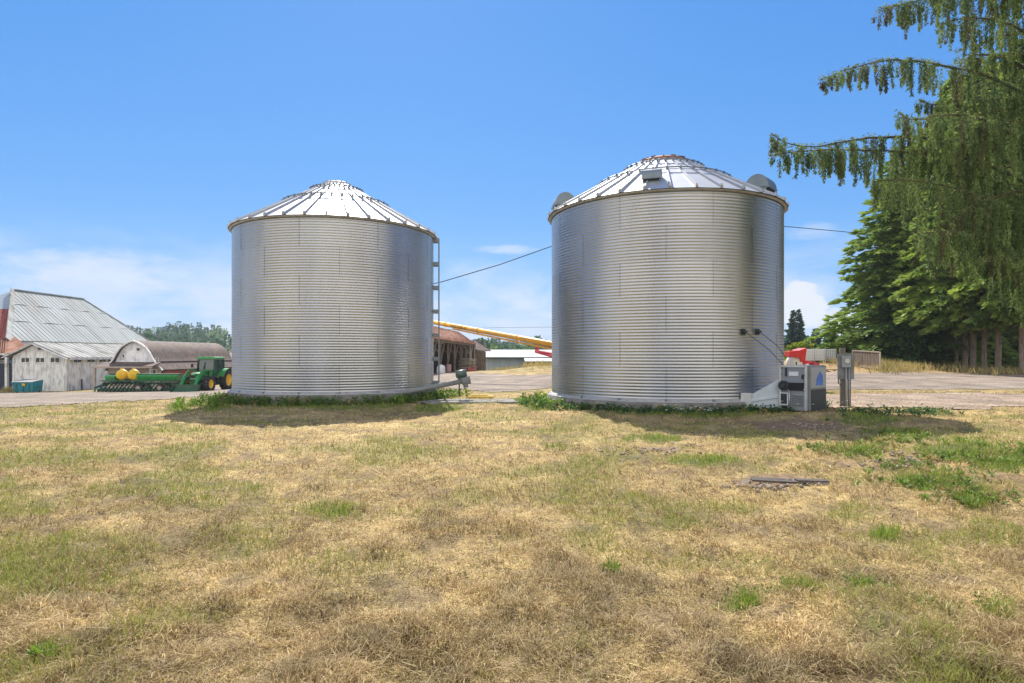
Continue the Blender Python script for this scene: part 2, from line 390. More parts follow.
# ------------------------------------------------------------------ ground sheet
def straw_col(x, y):
    a = fbm(x * .6, y * .6, 101, 4)[:, None]; b = fbm(x * 2.3, y * 2.3, 131, 4)[:, None]
    c = np.array((.50, .38, .17)) * a + np.array((.29, .195, .08)) * (1 - a)
    return c * (.65 + .7 * b)
def ground_col(x, y):
    px, py = pix(x, y)
    g = green_mask(x, y, px, py)[:, None]; d = dirt_mask(x, y, px, py)[:, None]
    c = straw_col(x, y)
    bare = (sst(.52, .72, fbm(x * 2.7, y * 2.7, 555, 3)) * .75)[:, None]; c = c * (1 - bare) + np.array((.17, .12, .07)) * bare
    c = c * (1 - g * .85) + np.array((.10, .13, .03)) * g * .85
    c = c * (1 - d) + np.array((.24, .165, .10)) * d
    r = np.hypot(x, y)[:, None]; t = np.clip((r - 75) / 60, 0, 1)
    far = np.array((.20, .19, .07)) * (.7 + .6 * fbm(x * .05, y * .05, 8)[:, None])
    c = c * (1 - t) + far * t
    # bare orange earth on the rise by the totes
    o = (sst(12, 20, x) * sst(40, 43, y) * (1 - sst(50, 58, y)) * .75)[:, None]
    c = c * (1 - o) + np.array((.36, .235, .12)) * o
    return c, g[:, 0], d[:, 0]
fine = np.radians(np.arange(-52, 52, .2)); coarse = np.radians(np.arange(52, 308, 4.0))
TH = np.r_[fine, coarse]; nT = len(TH)
RR = np.r_[0.15, .8, 1.6, 2.4, np.geomspace(2.9, 110, 230), np.geomspace(118, 1600, 22)]
rr, th = np.meshgrid(RR, TH, indexing='ij')
gx = (rr * np.sin(th)).ravel(); gy = (rr * np.cos(th)).ravel()
gz = ground_z(gx, gy); gc, _, _ = ground_col(gx, gy)
idx = np.arange(len(RR) * nT).reshape(len(RR), nT)
q = np.stack([idx[:-1, :], np.roll(idx, -1, 1)[:-1, :], np.roll(idx, -1, 1)[1:, :], idx[1:, :]], -1).reshape(-1, 4)[:, ::-1]
g_o = npmesh('ground', np.c_[gx, gy, gz], q, 'ground', point_col=gc, smooth=True)
tag(g_o, 'dry mown field of straw and green patches', 'ground', kind='structure')

def sheet(name, mask, X0, X1, Y0, Y1, step, m, label, off=.02):
    xs = np.arange(X0, X1 + step, step); ys = np.arange(Y0, Y1 + step, step); X, Y = np.meshgrid(xs, ys, indexing='ij')
    mk_ = mask(X.ravel(), Y.ravel()).reshape(X.shape)
    ok = (mk_[:-1, :-1] + mk_[1:, :-1] + mk_[1:, 1:] + mk_[:-1, 1:]) / 4 > .5
    ids = np.arange(X.size).reshape(X.shape)
    Q = np.stack([ids[:-1, :-1], ids[1:, :-1], ids[1:, 1:], ids[:-1, 1:]], -1)[ok]
    used = np.unique(Q); rm = np.full(X.size, -1); rm[used] = np.arange(len(used))
    x = X.ravel()[used]; y = Y.ravel()[used]
    V = np.c_[x, y, ground_z(x, y) + off + .03 * (mk_.ravel()[used] - .6)]
    o = npmesh(name, V, rm[Q], m, smooth=True)
    return tag(o, label, 'gravel', kind='structure')
sheet('gravel_yard', gravel_mask, -62, 60, 19, 72, .3, 'gravel', 'grey gravel farm yard behind the bins')
sheet('gravel_road', strip_mask, 8, 60, 17, 29, .18, 'gravel2', 'pinkish gravel strip on the right')

# ------------------------------------------------------------------ grain bins
BR, BH, FZ = 4.23, 6.70, .36
NSEG, NR = 216, 6
def bin_wall():
    prof = []; per = 11; smp = 6
    n = NR * per * smp
    for i in range(n + 1):
        z = BH * i / n; r = BR + .0065 * math.cos(2 * PI * i / smp)
        prof.append((r, FZ + z))
    k = np.arange(NSEG) * 2 * PI / NSEG
    V = np.array([(r * c, r * s, z) for (r, z) in prof for c, s in zip(np.cos(k), np.sin(k))])
    ids = np.arange(len(prof) * NSEG).reshape(len(prof), NSEG); rl = np.roll(ids, -1, 1)
    Q = np.stack([ids[:-1], rl[:-1], rl[1:], ids[1:]], -1).reshape(-1, 4)
    ring = np.repeat(np.minimum(np.arange(len(prof) - 1) * NR // (len(prof) - 1), NR - 1), NSEG)
    seg = np.tile(np.arange(NSEG), len(prof) - 1)
    sheet_i = ((seg + (ring % 2) * 12) // 24) % 9
    return V, Q, ring, sheet_i
WV, WQ, WRING, WSH = bin_wall()

def grain_bin(label, c, cap_r, cap_h, ladder=False, vents=(), rusty_cap=False, seed=0, rot=0.):
    root = thing('grain_bin', label, 'grain bin', (c[0], c[1], 0), 0, 'galvanised grain bins')
    rng = np.random.default_rng(seed)
    tints = .55 + .022 * rng.standard_normal((NR, 9))
    # wall, with the stagger of the sheets turned so that seams differ between the bins
    cr, sr = math.cos(rot), math.sin(rot)
    V = np.c_[WV[:, 0] * cr - WV[:, 1] * sr, WV[:, 0] * sr + WV[:, 1] * cr, WV[:, 2]]
    tn = np.clip(tints[WRING, WSH], .42, .68)
    # vertical laps of the sheets, part of the wall's own surface
    LV = []; LQ = []; n = 66; o = len(V)
    for r in range(NR):
        for s_ in range(9):
            t = rot + 2 * PI * (s_ * 24 - (r % 2) * 12) / NSEG
            u = np.array((math.cos(t), math.sin(t), 0)); p = np.array((-u[1], u[0], 0)); i = np.arange(n + 1)
            z = FZ + BH * (r + i / n) / NR; rad = BR + .0065 * np.cos(2 * PI * i / 6) + .006
            q_ = np.stack([u * rad[:, None] + p * e for e in (-.016, .016)], 1); q_[:, :, 2] = z[:, None]
            j = o + 2 * np.arange(n)[:, None]; LQ.append(j + np.array((0, 1, 3, 2))); LV.append(q_.reshape(-1, 3)); o += 2 * (n + 1)
    nl = sum(len(q_) for q_ in LQ)
    w = npmesh('wall', np.concatenate([V] + LV), np.concatenate([WQ] + LQ), 'bin', root, smooth=True)
    tn = np.r_[tn, np.full(nl, .42)].astype(np.float32)
    a = w.data.attributes.new('tint', 'FLOAT_COLOR', 'FACE')
    a.data.foreach_set('color', np.c_[tn * .77, tn * .79, tn * .815, np.ones_like(tn)].astype(np.float32).ravel())
    # rim under the eave
    ez = FZ + BH
    MB().lathe([(BR + .02, ez - .05), (BR + .06, ez - .04), (BR + .11, ez + .005), (BR + .06, ez + .02), (BR + .01, ez - .01)], 96).build('eave_trim', 'eave_metal', root)
    # roof: flat panels between ribs
    NRB = 34; er = BR + .16; ezr = ez + .015; pz = ez + (er - cap_r) * math.tan(math.radians(30.2))
    rf = MB(); 
    for k in range(NRB):
        t0 = 2 * PI * (k + .5) / NRB; t1 = 2 * PI * (k + 1.5) / NRB
        prev = None
        for j in range(5):
            f0, f1 = j / 5, (j + 1) / 5
            def P(t, f, d=0): rr_ = er + (cap_r - er) * f; return (rr_ * math.cos(t), rr_ * math.sin(t), ezr + (pz - ezr) * f + d)
            jz = .004 * rng.standard_normal()
            step = .012 if j in (3, 4) else 0
            rf.add([P(t0, f0, step), P(t1, f0, step), P(t1, f1, step), P(t0, f1, step)], [(0, 1, 2, 3)])
    roof = rf.build('roof', 'roof_metal', root)
    rib_me = None
    for k in range(NRB):
        t = 2 * PI * (k + .5) / NRB
        if rib_me is None:
            b = MB(); b.bar((er + .02, 0, .035), (cap_r - .05, 0, pz - ezr + .035), .06, .075)
            b.box((er - .02, 0, .09), (.05, .07, .10))
            ro = b.build('roof_rib', 'roof_metal', roof); rib_me = ro.data
        else:
            ro = bpy.data.objects.new('roof_rib', rib_me); COL.objects.link(ro); ro.parent = roof
        ro.location = (0, 0, ezr); ro.rotation_euler = (0, 0, t)
    # stiffening hoops with their clips
    for f in (.55, .85):
        hr = er + (cap_r - er) * f; hz = ezr + (pz - ezr) * f + .12
        h = MB(); n = 68
        h.tube([(hr * math.cos(2 * PI * i / n), hr * math.sin(2 * PI * i / n), hz) for i in range(n + 1)], .022, 6, False)
        for k in range(NRB):
            t = 2 * PI * (k + .5) / NRB; h.box((hr * math.cos(t), hr * math.sin(t), hz - .01), (.07, .06, .08), t)
        h.build('roof_hoop', 'ladder_metal', root)
    # peak cap
    cp = MB(); cp.lathe([(cap_r + .04, pz - .06), (cap_r + .07, pz + .06), (cap_r * .98, pz + .10), (cap_r * .72, pz + cap_h), (cap_r * .6, pz + cap_h + .03), (.02, pz + cap_h + .05)], 28)
    n = 14
    for i in range(n):
        t = 2 * PI * i / n; cp.bar((cap_r * math.cos(t), cap_r * math.sin(t), pz + .12), (cap_r * .70 * math.cos(t), cap_r * .70 * math.sin(t), pz + cap_h + .02), .05, .04)
    cp.build('peak_cap', 'rusty_metal' if rusty_cap else 'roof_metal', root)
    # base flange and anchor brackets
    MB().lathe([(BR - .01, FZ + .09), (BR + .03, FZ + .09), (BR + .04, FZ + .03), (BR + .16, FZ + .022), (BR + .16, FZ - .005)], 120).build('base_flange', 'flange', root)
    am = None
    for k in range(18):
        t = rot + 2 * PI * k / 18
        if am is None:
            b = MB(); b.box((BR + .05, 0, .05), (.02, .07, .10)); b.box((BR + .10, 0, .012), (.10, .10, .02)); b.tube([(BR + .1, 0, 0), (BR + .1, 0, .09)], .014, 6)
            o = b.build('anchor_bracket', 'ladder_metal', root); am = o.data
        else:
            o = bpy.data.objects.new('anchor_bracket', am); COL.objects.link(o); o.parent = root
        o.location = (0, 0, FZ); o.rotation_euler = (0, 0, t)
    return root, ezr, pz, er

bin1c = (-7.72, 27.75); bin2c = (5.755, 24.0)
b1, ezr, pz1, er = grain_bin('left grain bin with a tall ladder up its right side and a bright bare roof', bin1c, .55, .10, ladder=True, seed=3, rot=.12)
b2, _, pz2, _ = grain_bin('right grain bin with hooded roof vents and a rusty ring at its peak', bin2c, .98, .20, rusty_cap=True, seed=8, rot=.31)

# ladder on the left bin
ang = math.radians(7.15)
ux, uy = math.cos(ang), math.sin(ang)
lad = MB(); tx, ty = -uy, ux
for s_ in (-1, 1):
    px_, py_ = ux * (BR + .24) + tx * .2 * s_, uy * (BR + .24) + ty * .2 * s_
    lad.bar((px_, py_, .25), (px_, py_, 7.05), .06, .06, (tx, ty, 0))
ladder = lad.build('ladder', 'ladder_metal', b1)
rung = None
for i in range(22):
    z = .45 + i * .305
    b = MB(); b.tube([(ux * (BR + .24) - tx * .2, uy * (BR + .24) - ty * .2, z), (ux * (BR + .24) + tx * .2, uy * (BR + .24) + ty * .2, z)], .014, 6)
    if rung is None: o = b.build('rung', 'ladder_metal', ladder); rung = o; z0_ = z
    else:
        o = bpy.data.objects.new('rung', rung.data); COL.objects.link(o); o.parent = ladder; o.location = (0, 0, z - z0_)
for i in range(7):
    z = .62 + i * 1.06
    for s_ in (-1, 1):
        b = MB(); b.bar((ux * BR + tx * .2 * s_, uy * BR + ty * .2 * s_, z), (ux * (BR + .25) + tx * .2 * s_, uy * (BR + .25) + ty * .2 * s_, z), .05, .16); b.build('standoff', 'ladder_metal', ladder)

# roof vents of the right bin (hoods): angle around the bin, fraction up the roof
def roof_vent(ang_, f, s=1.):
    rr_ = er + (.98 - er) * f; z = ezr + (pz2 - ezr) * f
    root = bpy.data.objects.new('roof_vent', None); COL.objects.link(root); root.parent = b2
    root.location = (rr_ * math.cos(ang_), rr_ * math.sin(ang_), z); root.rotation_euler = (0, 0, ang_); root.scale = (s, s, s)
    h = MB(); n = 12   # barrel hood, axis across the slope, open towards the eave
    pr = [(.30 * math.cos(PI * i / n), .34 * math.sin(PI * i / n)) for i in range(n + 1)]
    P = [(-.1 + u, y, .07 + v) for y in (-.3, .3) for (u, v) in pr]
    m_ = n + 1
    h.add(P, [(i, i + 1, m_ + i + 1, m_ + i) for i in range(n)], True)
    h.add(P[:m_], [tuple(range(m_))]); h.add(P[m_:], [tuple(range(m_))])
    h.build('hood', 'hood_metal', root)
    k = MB(); k.hexa([(-.36, -.28, -.2), (.14, -.28, -.2), (.14, .28, -.2), (-.36, .28, -.2)], [(-.36, -.28, .08), (.14, -.28, .08), (.14, .28, .08), (-.36, .28, .08)]); k.box((.18, 0, .06), (.06, .62, .05)); k.build('neck', 'hood_metal', root)
    g = MB(); g.box((.155, 0, .02), (.02, .50, .12)); g.build('screen', 'black', root)
a_view = math.atan2(-24.0, -5.755)
roof_vent(a_view - .10, .24, 1.0)
roof_vent(PI + .12, .12, 1.3)
roof_vent(-.72, .17, 1.35)
# small brackets with stay cables on the right bin wall
for (pxx, pyy) in ((743, 332), (757, 332)):
    t_ = (pxx - HX) / F; A = t_ * t_ + 1; B = -2 * (t_ * bin2c[0] + bin2c[1]); Cc = bin2c[0] ** 2 + bin2c[1] ** 2 - (BR + .02) ** 2
    yy_ = (-B - math.sqrt(B * B - 4 * A * Cc)) / (2 * A); p = np.array((t_ * yy_ - bin2c[0], yy_ - bin2c[1], EYE + (HY - pyy) / F * yy_))
    th_ = math.atan2(p[1], p[0])
    k = MB(); k.box(p, (.10, .12, .2), th_); k.tube([p + (0, 0, .02), p + np.array((math.cos(th_), math.sin(th_), 0)) * .14], .045, 8); k.build('pulley_bracket', 'dark_metal', b2)
    e = np.array(at(784 if pxx == 743 else 786, 366 if pxx == 743 else 358, 20.2)) - (bin2c[0], bin2c[1], 0)
    c_ = MB(); c_.tube([p + np.array((math.cos(th_), math.sin(th_), 0)) * .12, (p + e) / 2 + (.12, -.16, -.03), e], .011, 5); c_.build('stay_cable', 'cable', b2)

for c, lb in ((bin1c, 'round concrete footing under the left grain bin'), (bin2c, 'round concrete footing under the right grain bin')):
    f = MB(); f.lathe([(.01, FZ - .012), (BR + .16, FZ - .012), (BR + .18, FZ - .03), (BR + .19, -.5)], 96); o = f.build('bin_foundation', 'concrete'); o.location = (c[0], c[1], 0)
    tag(o, lb, 'foundation', 'round bin footings')

# ------------------------------------------------------------------ fan, heater and duct at the right bin
ax = math.atan2(-.78, .62); fx, fy = 9.03, 19.6
fz = tz(fx, fy)
fan = thing('bin_fan', 'grey metal bin fan with tapered duct and motor beside the right bin', 'fan', (fx, fy, fz), ax)
k = MB(); k.box((0, 0, .74), (.86, 1.1, 1.38)); k.build('housing', 'fan_metal', fan, bevel=.015)
k = MB(); 
for s_ in (-1, 1): k.box((s_ * .40, -.57, .74), (.07, .035, 1.36))
k.box((0, -.57, 1.40), (.80, .035, .06)); k.box((0, -.568, .70), (.73, .03, .04)); k.build('frame', 'galvanised', fan)
k = MB(); k.tube([(-.27, -.50, .80), (-.27, -.68, .80)], .15, 20); k.tube([(-.27, -.68, .80), (-.27, -.72, .80)], [.11, .08], 16); k.build('motor', 'dark_metal', fan)
k = MB(); k.box((.10, -.575, .78), (.46, .03, .24)); k.build('inlet_slot', 'black', fan)
k = MB(); k.box((-.28, -.575, .40), (.20, .03, .34)); k.build('control_window', 'dark_metal', fan)
k = MB()
for z in (.22, .57): k.box((-.28, -.585, z), (.26, .03, .03))
for x in (-.4, -.16): k.box((x, -.585, .395), (.03, .03, .32))
k.build('window_frame', 'white_paint', fan)
k = MB()
for i in range(5): k.box((.13, -.572, .22 + .07 * i), (.34, .03, .018), 0, 0, .5)
k.build('louvre', 'galvanised', fan)
k = MB()
for x in (-.36, .36):
    for z in (.95, 1.15, 1.34): k.tube([(x, -.57, z), (x, -.60, z)], .014, 6)
k.box((.30, -.58, 1.08), (.05, .04, .14)); k.build('latch', 'dark_metal', fan)
k = MB(); k.box((-.28, -.575, .13), (.18, .02, .08)); k.build('lower_vent', 'black', fan)
k = MB(); k.box((-.22, -.58, 1.22), (.035, .05, .26)); k.build('hinge_bar', 'dark_metal', fan)
k = MB(); k.box((.02, -.572, 1.17), (.30, .012, .13)); k.build('name_plate', 'letter_white', fan)
k = MB(); k.tube([(-.10, -.6, .66), (-.10, -.6, .1)], .014, 6); k.build('conduit', 'galvanised', fan)
# burner box on the outer side
k = MB(); k.box((.455, .03, .74), (.06, 1.02, 1.34)); k.build('burner_box', 'grey_board', fan, bevel=.01)
k = MB(); k.box((.49, .03, 1.06), (.012, .94, .62)); k.build('side_panel', 'meter_grey', fan)
k = MB(); k.prism([(-.15, .82), (.28, .82), (.28, 1.12), (.10, 1.24), (-.10, 1.02)], .499, .504, 'yz'); k.build('sticker', 'blue_sticker', fan)
k = MB(); k.box((.49, .03, .38), (.012, .94, .64)); k.build('lower_panel', 'dark_metal', fan)
k = MB(); k.tube([(.38, -.45, 1.40), (.38, -.45, 1.48)], .05, 10); k.build('vent_cap', 'white_paint', fan)
# duct
q0 = (-1.12, -1.02); q1 = (-.96, -.28)       # mouth of the duct at the bin wall
k = MB(); k.hexa([(*q0, .10), (-.43, -.50, .06), (-.43, .46, .06), (*q1, .10)], [(*q0, .50), (-.43, -.50, 1.02), (-.43, .46, 1.02), (*q1, .50)])
k.bar((q0[0], q0[1] - .02, .30), (-.44, -.525, .46), .03, .09); k.build('duct', 'duct_metal', fan, bevel=.012)
k = MB(); k.hexa([(-1.42, -1.14, .08), (-1.10, -1.05, .08), (-.94, -.25, .08), (-1.22, -.2, .08)], [(-1.42, -1.14, .54), (-1.10, -1.05, .54), (-.94, -.25, .54), (-1.22, -.2, .54)]); k.build('duct_collar', 'galvanised', fan, bevel=.01)
k = MB(); k.hexa([(-1.0, -.85, -.1), (-.4, -.45, -.1), (-.4, .3, -.1), (-.9, -.3, -.1)], [(-1.0, -.85, .07), (-.4, -.45, .05), (-.4, .3, .05), (-.9, -.3, .07)]); k.build('duct_support', 'black', fan)

# ------------------------------------------------------------------ electric meter post
mx_, my_ = (845.5 - HX) / F * 21.2, 21.2; mz = tz(mx_, my_)
mp_ = thing('meter_post', 'electric meter box on a wooden post with conduits right of the fan', 'meter post', (mx_, my_, mz - .05), math.radians(-18))
k = MB(); k.box((-.08, .06, 1.02), (.16, .15, 2.04)); k.build('post', 'post_wood', mp_, bevel=.01)
k = MB(); k.box((.12, .07, .62), (.10, .10, 1.25)); k.build('side_post', 'post_wood', mp_, bevel=.008)
k = MB(); k.box((0, -.04, 1.42), (.50, .035, .86)); k.build('backboard', 'grey_board', mp_)
k = MB(); k.box((.0, -.11, 1.57), (.28, .11, .38)); k.build('meter_box', 'meter_grey', mp_, bevel=.015)
k = MB(); k.tube([(.02, -.165, 1.60), (.02, -.22, 1.60)], .075, 16); k.build('meter_dial', 'white_paint', mp_)
k = MB(); k.tube([(.0, -.11, 1.38), (.0, -.11, .0)], .028, 8); k.tube([(.09, -.1, 1.38), (.10, -.09, .0)], .022, 8); k.build('conduit', 'meter_grey', mp_)
k = MB(); k.tube([(-.22, -.07, 1.05), (-.23, -.09, .85), (-.17, -.09, .78), (-.12, -.08, .9)], .018, 6); k.build('loose_cable', 'cable', mp_)

# ------------------------------------------------------------------ unloading auger of the left bin, pad, plank
pa = np.array((-4.4, 25.0, .33)); pb = np.array(at(463, 381, 25.2))
ua = thing('unload_auger', 'grey unloading auger tube with a green motor head beside the left bin', 'auger', (pa[0], pa[1], 0))
pa = pa - (ua.location.x, ua.location.y, 0); pb = pb - (ua.location.x, ua.location.y, 0)
k = MB(); k.tube([pa + (-.5, .6, -.08), pa, pb], .105, 14); k.build('tube', 'grey_board', ua)
k = MB(); d_ = (pb - pa) / np.linalg.norm(pb - pa); k.tube([pb - d_ * .05, pb + d_ * .30], .17, 16); k.tube([pb + d_ * .1, pb + d_ * .1 + (.02, -.02, -.28)], .10, 10); k.build('head', 'grey_board', ua)
k = MB(); k.tube([pb + (-.28, -.05, .26), pb + (.14, -.05, .34)], .15, 14); k.box(pb + (-.06, 0, .12), (.3, .12, .2)); k.build('motor', 'motor_green', ua)
k = MB(); k.bar(pb + (-.15, 0, -.05), pb + (-.15, 0, -.62), .05, .05); k.build('stand', 'dark_metal', ua)
pc = np.array(at(478, 399, 24.3))
k = MB(); k.hexa([(-5.0 - pc[0] + 2.9, -.9, -.3), (1.75, -.75, -.3), (1.6, .9, -.3), (-2.2, .9, -.3)], [(-2.15, -.9, .06), (1.72, -.75, .06), (1.6, .9, .06), (-2.2, .9, .06)])
o = k.build('concrete_pad', 'concrete', bevel=.02); o.location = (pc[0], pc[1] + .3, tz(pc[0], pc[1])); tag(o, 'low weathered concrete pad in the grass between the two bins', 'concrete pad')
k = MB(); k.box((0, 0, 0), (1.05, .26, .09)); k.box((-.1, .1, .07), (.8, .1, .05)); o = k.build('plank', mat('yellow_plank', (.62, .42, .06), .7, var=.2, scale=5), bevel=.008); p_ = at(481, 394, 25.6); o.location = (p_[0], p_[1], tz(p_[0], p_[1]) + .12); o.rotation_euler = (0, 0, .05)
tag(o, 'yellow painted plank lying behind the concrete pad', 'plank')

# ------------------------------------------------------------------ yellow transport auger behind the right bin
A0 = np.array(at(428, 321.2, 52)); A1 = np.array(at(700, 371.5, 27.5))
ga = thing('grain_auger', 'long yellow grain auger on a red undercarriage slanting behind the right bin', 'auger', (A1[0], A1[1], tz(A1[0], A1[1])))
L0 = np.array(ga.location); a0 = A0 - L0; a1 = A1 - L0; du = (a1 - a0) / np.linalg.norm(a1 - a0)
k = MB(); k.tube([a0, a1 + du * 1.2], .165, 16); 
for f in (.12, .3, .48, .66, .84): k.tube([a0 + (a1 - a0) * f - du * .06, a0 + (a1 - a0) * f + du * .06], .19, 16)
k.build('tube', 'auger_yellow', ga)
k = MB(); k.bar(a0 + (a1 - a0) * .16 + (0, 0, -.24), a0 + (a1 - a0) * .80 + (0, 0, -.30), .10, .10)
for f in (.2, .32, .44, .56, .68, .78): k.bar(a0 + (a1 - a0) * f, a0 + (a1 - a0) * f + (0, 0, -.30), .05, .06)
k.build('truss', 'auger_yellow', ga)
k = MB(); k.tube([a0 + du * .1, a0 + du * .1 + (0, 0, -.75)], [.16, .13], 12); k.build('discharge_spout', 'dull_red', ga)
def gp(px, py, d): return np.array(at(px, py, d)) - L0
c0 = a0 + (a1 - a0) * .42; wz = -.0
wp = gp(640, 384, 33); wp[2] = .45
k = MB()
for s_ in (-.9, .9):
    off = np.array((.5 * s_, s_, 0)); k.bar(gp(537, 352, 41) + off * .25, wp + off, .08, .10); k.bar(gp(575, 356, 36) + off * .2, wp + off, .1, .1)
    k.bar(gp(537, 352, 41) + off * .25, gp(537, 346.5, 41), .08, .10)
    k.bar(gp(538, 351, 41) + off * .25, a1 + (0, 0, -.4), .07, .08)
k.build('undercarriage', 'red_paint', ga)
for s_ in (-.9, .9):
    k = MB(); k.lathe([(.22, -.10), (.40, -.11), (.45, -.05), (.45, .05), (.40, .11), (.22, .10)], 24, (0, 0, 0), 'y'); w_ = k.build('wheel', 'rubber', ga); w_.location = wp + np.array((.5 * s_, s_, 0)); w_.rotation_euler = (0, 0, .4)
    k = MB(); k.lathe([(.02, -.04), (.22, -.06), (.23, .06), (.02, .04)], 20, (0, 0, 0), 'y'); k.build('rim', 'white_paint', w_)
yaw = math.atan2(du[1], du[0]); pitch = math.asin(du[2])
td = np.array((du[1], -du[0], 0)); td /= np.linalg.norm(td)
if td @ np.array((0, 1, 0)) > 0: td = -td
from mathutils import Matrix, Vector
pt = gp(464.5, 325.6, 47.2)
f_ = ((pt - a0) @ du); pt = a0 + du * f_ + td * .172
xax = Vector(du); zax = Vector(td); yax = zax.cross(xax)
lt = text_mesh('lettering', 'WESTFIELD', .30, 'letter_dark', ga, (0, 0, 0), (0, 0, 0))
lt.matrix_local = Matrix.Translation(Vector(pt)) @ Matrix((xax, yax, zax)).transposed().to_4x4() @ Matrix.Diagonal((1.75, 1, 1, 1))
# red intake hopper to the right of the bin
hp = at(800, 372, 30); hz_ = tz(hp[0], hp[1])
rh = thing('intake_hopper', 'bright red auger intake hopper standing behind the grey fan', 'hopper', (hp[0], hp[1], hz_))
zt, zb = EYE + (HY - 349) / F * 30 - hz_, EYE + (HY - 362) / F * 30 - hz_
k = MB(); tp = [(-.20, -.45, zt - .05), (.13, -.45, zt + .05), (.13, .45, zt + .05), (-.20, .45, zt - .05)]; bt = [(-.12, -.3, zb), (.11, -.3, zb), (.11, .3, zb), (-.12, .3, zb)]
k.hexa(bt, tp); k.build('bin', 'red_paint', rh, bevel=.02)
k = MB(); k.hexa([(-.62, -.3, zt - .36), (-.15, -.4, zt - .42), (-.15, .4, zt - .42), (-.62, .3, zt - .36)], [(-.62, -.3, zt - .1), (-.15, -.4, zt - .08), (-.15, .4, zt - .08), (-.62, .3, zt - .1)]); k.build('chute', 'red_paint', rh, bevel=.02)
k = MB(); k.tube([(-.3, 0, zb - .05), (.3, -.1, zb - .05), (.85, -.1, zb - .12)], [.12, .13, .06], 12); k.box((.02, 0, zb - .3), (.4, .4, .5)); k.build('boot', 'red_paint', rh)
k = MB(); k.lathe([(.02, -.18), (.28, -.18), (.36, -.1), (.36, .1), (.28, .18), (.02, .18)], 20, (-.32, -.1, zb - .02), 'y'); k.build('drum', 'white_paint', rh)
k = MB()
for x in (-.3, .5):
    for y in (-.25, .25): k.bar((x, y, zb), (x, y, 0), .06, .06)
k.build('leg', 'dull_red', rh)

# ------------------------------------------------------------------ totes, gate panel, scrap
tote0 = None
for i, (px, lab) in enumerate(((807, 'white caged tote, leftmost of the row behind the red hopper'), (817.5, 'white caged tote in the middle of the row on the rise'), (828, 'greyer caged tote at the right end of the row beside the meter post'))):
    d = 50.; x = (px - HX) / F * d; z = tz(x, d)
    root = thing('caged_tote', lab, 'tote', (x, d, z - .05), -.1, 'totes on the rise behind the hopper')
    k = MB(); k.box((0, 0, .62), (.78, .95, .88)); k.build('tank', 'tote_white' if i < 2 else 'grey_roof', root, bevel=.05)
    k = MB()
    for s_ in (-.405, .405):
        for j in range(6): k.box((s_, -.5 + j * .2, .62), (.02, .03, .95)); k.box((-.405 + j * .162, s_ / .405 * .5, .62), (.03, .02, .95))
        for j in range(5): k.box((s_ * 1.05, 0, .18 + j * .22), (.02, 1.02, .03)); k.box((0, s_ / .405 * .515, .18 + j * .22), (.84, .02, .03))
    k.build('cage', 'galvanised', root)
    k = MB()
    for j in (-.34, 0, .34): k.box((j, 0, .06), (.12, 1.0, .12))
    k.box((0, 0, .14), (.86, 1.04, .04)); k.build('pallet', 'old_wood', root)
P0 = np.array(at(853, 365.5, 47)); P1 = np.array(at(880.5, 368.5, 43.0)); hh = 1.12
dx = P1 - P0; Lg = math.hypot(dx[0], dx[1]); rz_ = math.atan2(dx[1], dx[0])
gp_ = thing('slatted_panel', 'brown slatted panel in a pale frame standing on the rise', 'panel', tuple(P0), rz_)
gp_.location.z = P0[2]; sl = (P1[2] - P0[2]) / Lg
k = MB(); nb = 16
for i in range(nb): k.box((Lg * (i + .5) / nb, 0, hh / 2 + sl * Lg * (i + .5) / nb), (Lg / nb * .82, .04, hh * .96))
k.build('slats', 'old_wood', gp_)
k = MB(); k.bar((0, -.03, .04), (Lg, -.03, .04 + sl * Lg), .05, .12); k.bar((0, -.03, hh), (Lg, -.03, hh + sl * Lg), .05, .08); k.box((0, -.03, hh / 2), (.1, .05, hh)); k.box((Lg, -.03, hh / 2 + sl * Lg), (.12, .06, hh * 1.05)); k.build('frame', 'pale_wood', gp_)
sc = at(838, 366, 41); 
for i, (px, py, ln, r) in enumerate(((826, 363.5, 1.3, .5), (832, 364, 1.1, -.3), (840, 365, .9, .1))):
    p_ = at(px, py, 42); k = MB(); k.box((0, 0, 0), (ln, .16, .05)); o = k.build('scrap_board', 'old_wood' if i else 'rust_roof', bevel=.005); o.location = (p_[0], p_[1], tz(p_[0], p_[1]) + .12 + .05 * i); o.rotation_euler = (.1, -.25 * (i - 1), r)
    tag(o, ['rusty board lying behind the fan on bare earth', 'weathered board tilted up below the totes', 'short weathered board lying left of the meter post'][i], 'board', 'scrap boards on the rise')

# ------------------------------------------------------------------ debris in the near field
for i, (px, py, ln, w_, r, lab) in enumerate(((745, 484, .62, .10, 1.15, 'short weathered plank stub pointing at the viewer on the bare patch'), (790, 485.5, 1.05, .09, -.02, 'dark rotten plank lying across the bare patch'), (778, 481, .75, .07, .04, 'thin weathered lath behind the dark plank on the bare patch'), (812, 487, .45, .10, .12, 'dark plank end at the right edge of the bare patch'))):
    x = (px - HX) / F; d = 8.0
    for _ in range(30): d = F * (EYE - tz(x * d, d)) / (py - HY)
    k = MB(); k.box((0, 0, 0), (ln, w_, .025)); o = k.build('plank', 'old_wood' if i == 0 else 'dark_wood', bevel=.004); o.location = (x * d, d, float(ground_z(np.array([x * d]), np.array([d]))[0]) + .03 + .012 * i); o.rotation_euler = (.08, .05, r); tag(o, lab, 'plank', 'old planks on the bare patch')
# ------------------------------------------------------------------ buildings
def bw(mb, name, m, root, bevel=0.):
    L_ = root.location; mb.v = [(x - L_.x, y - L_.y, z - L_.z) for (x, y, z) in mb.v]
    return mb.build(name, m, root, bevel)

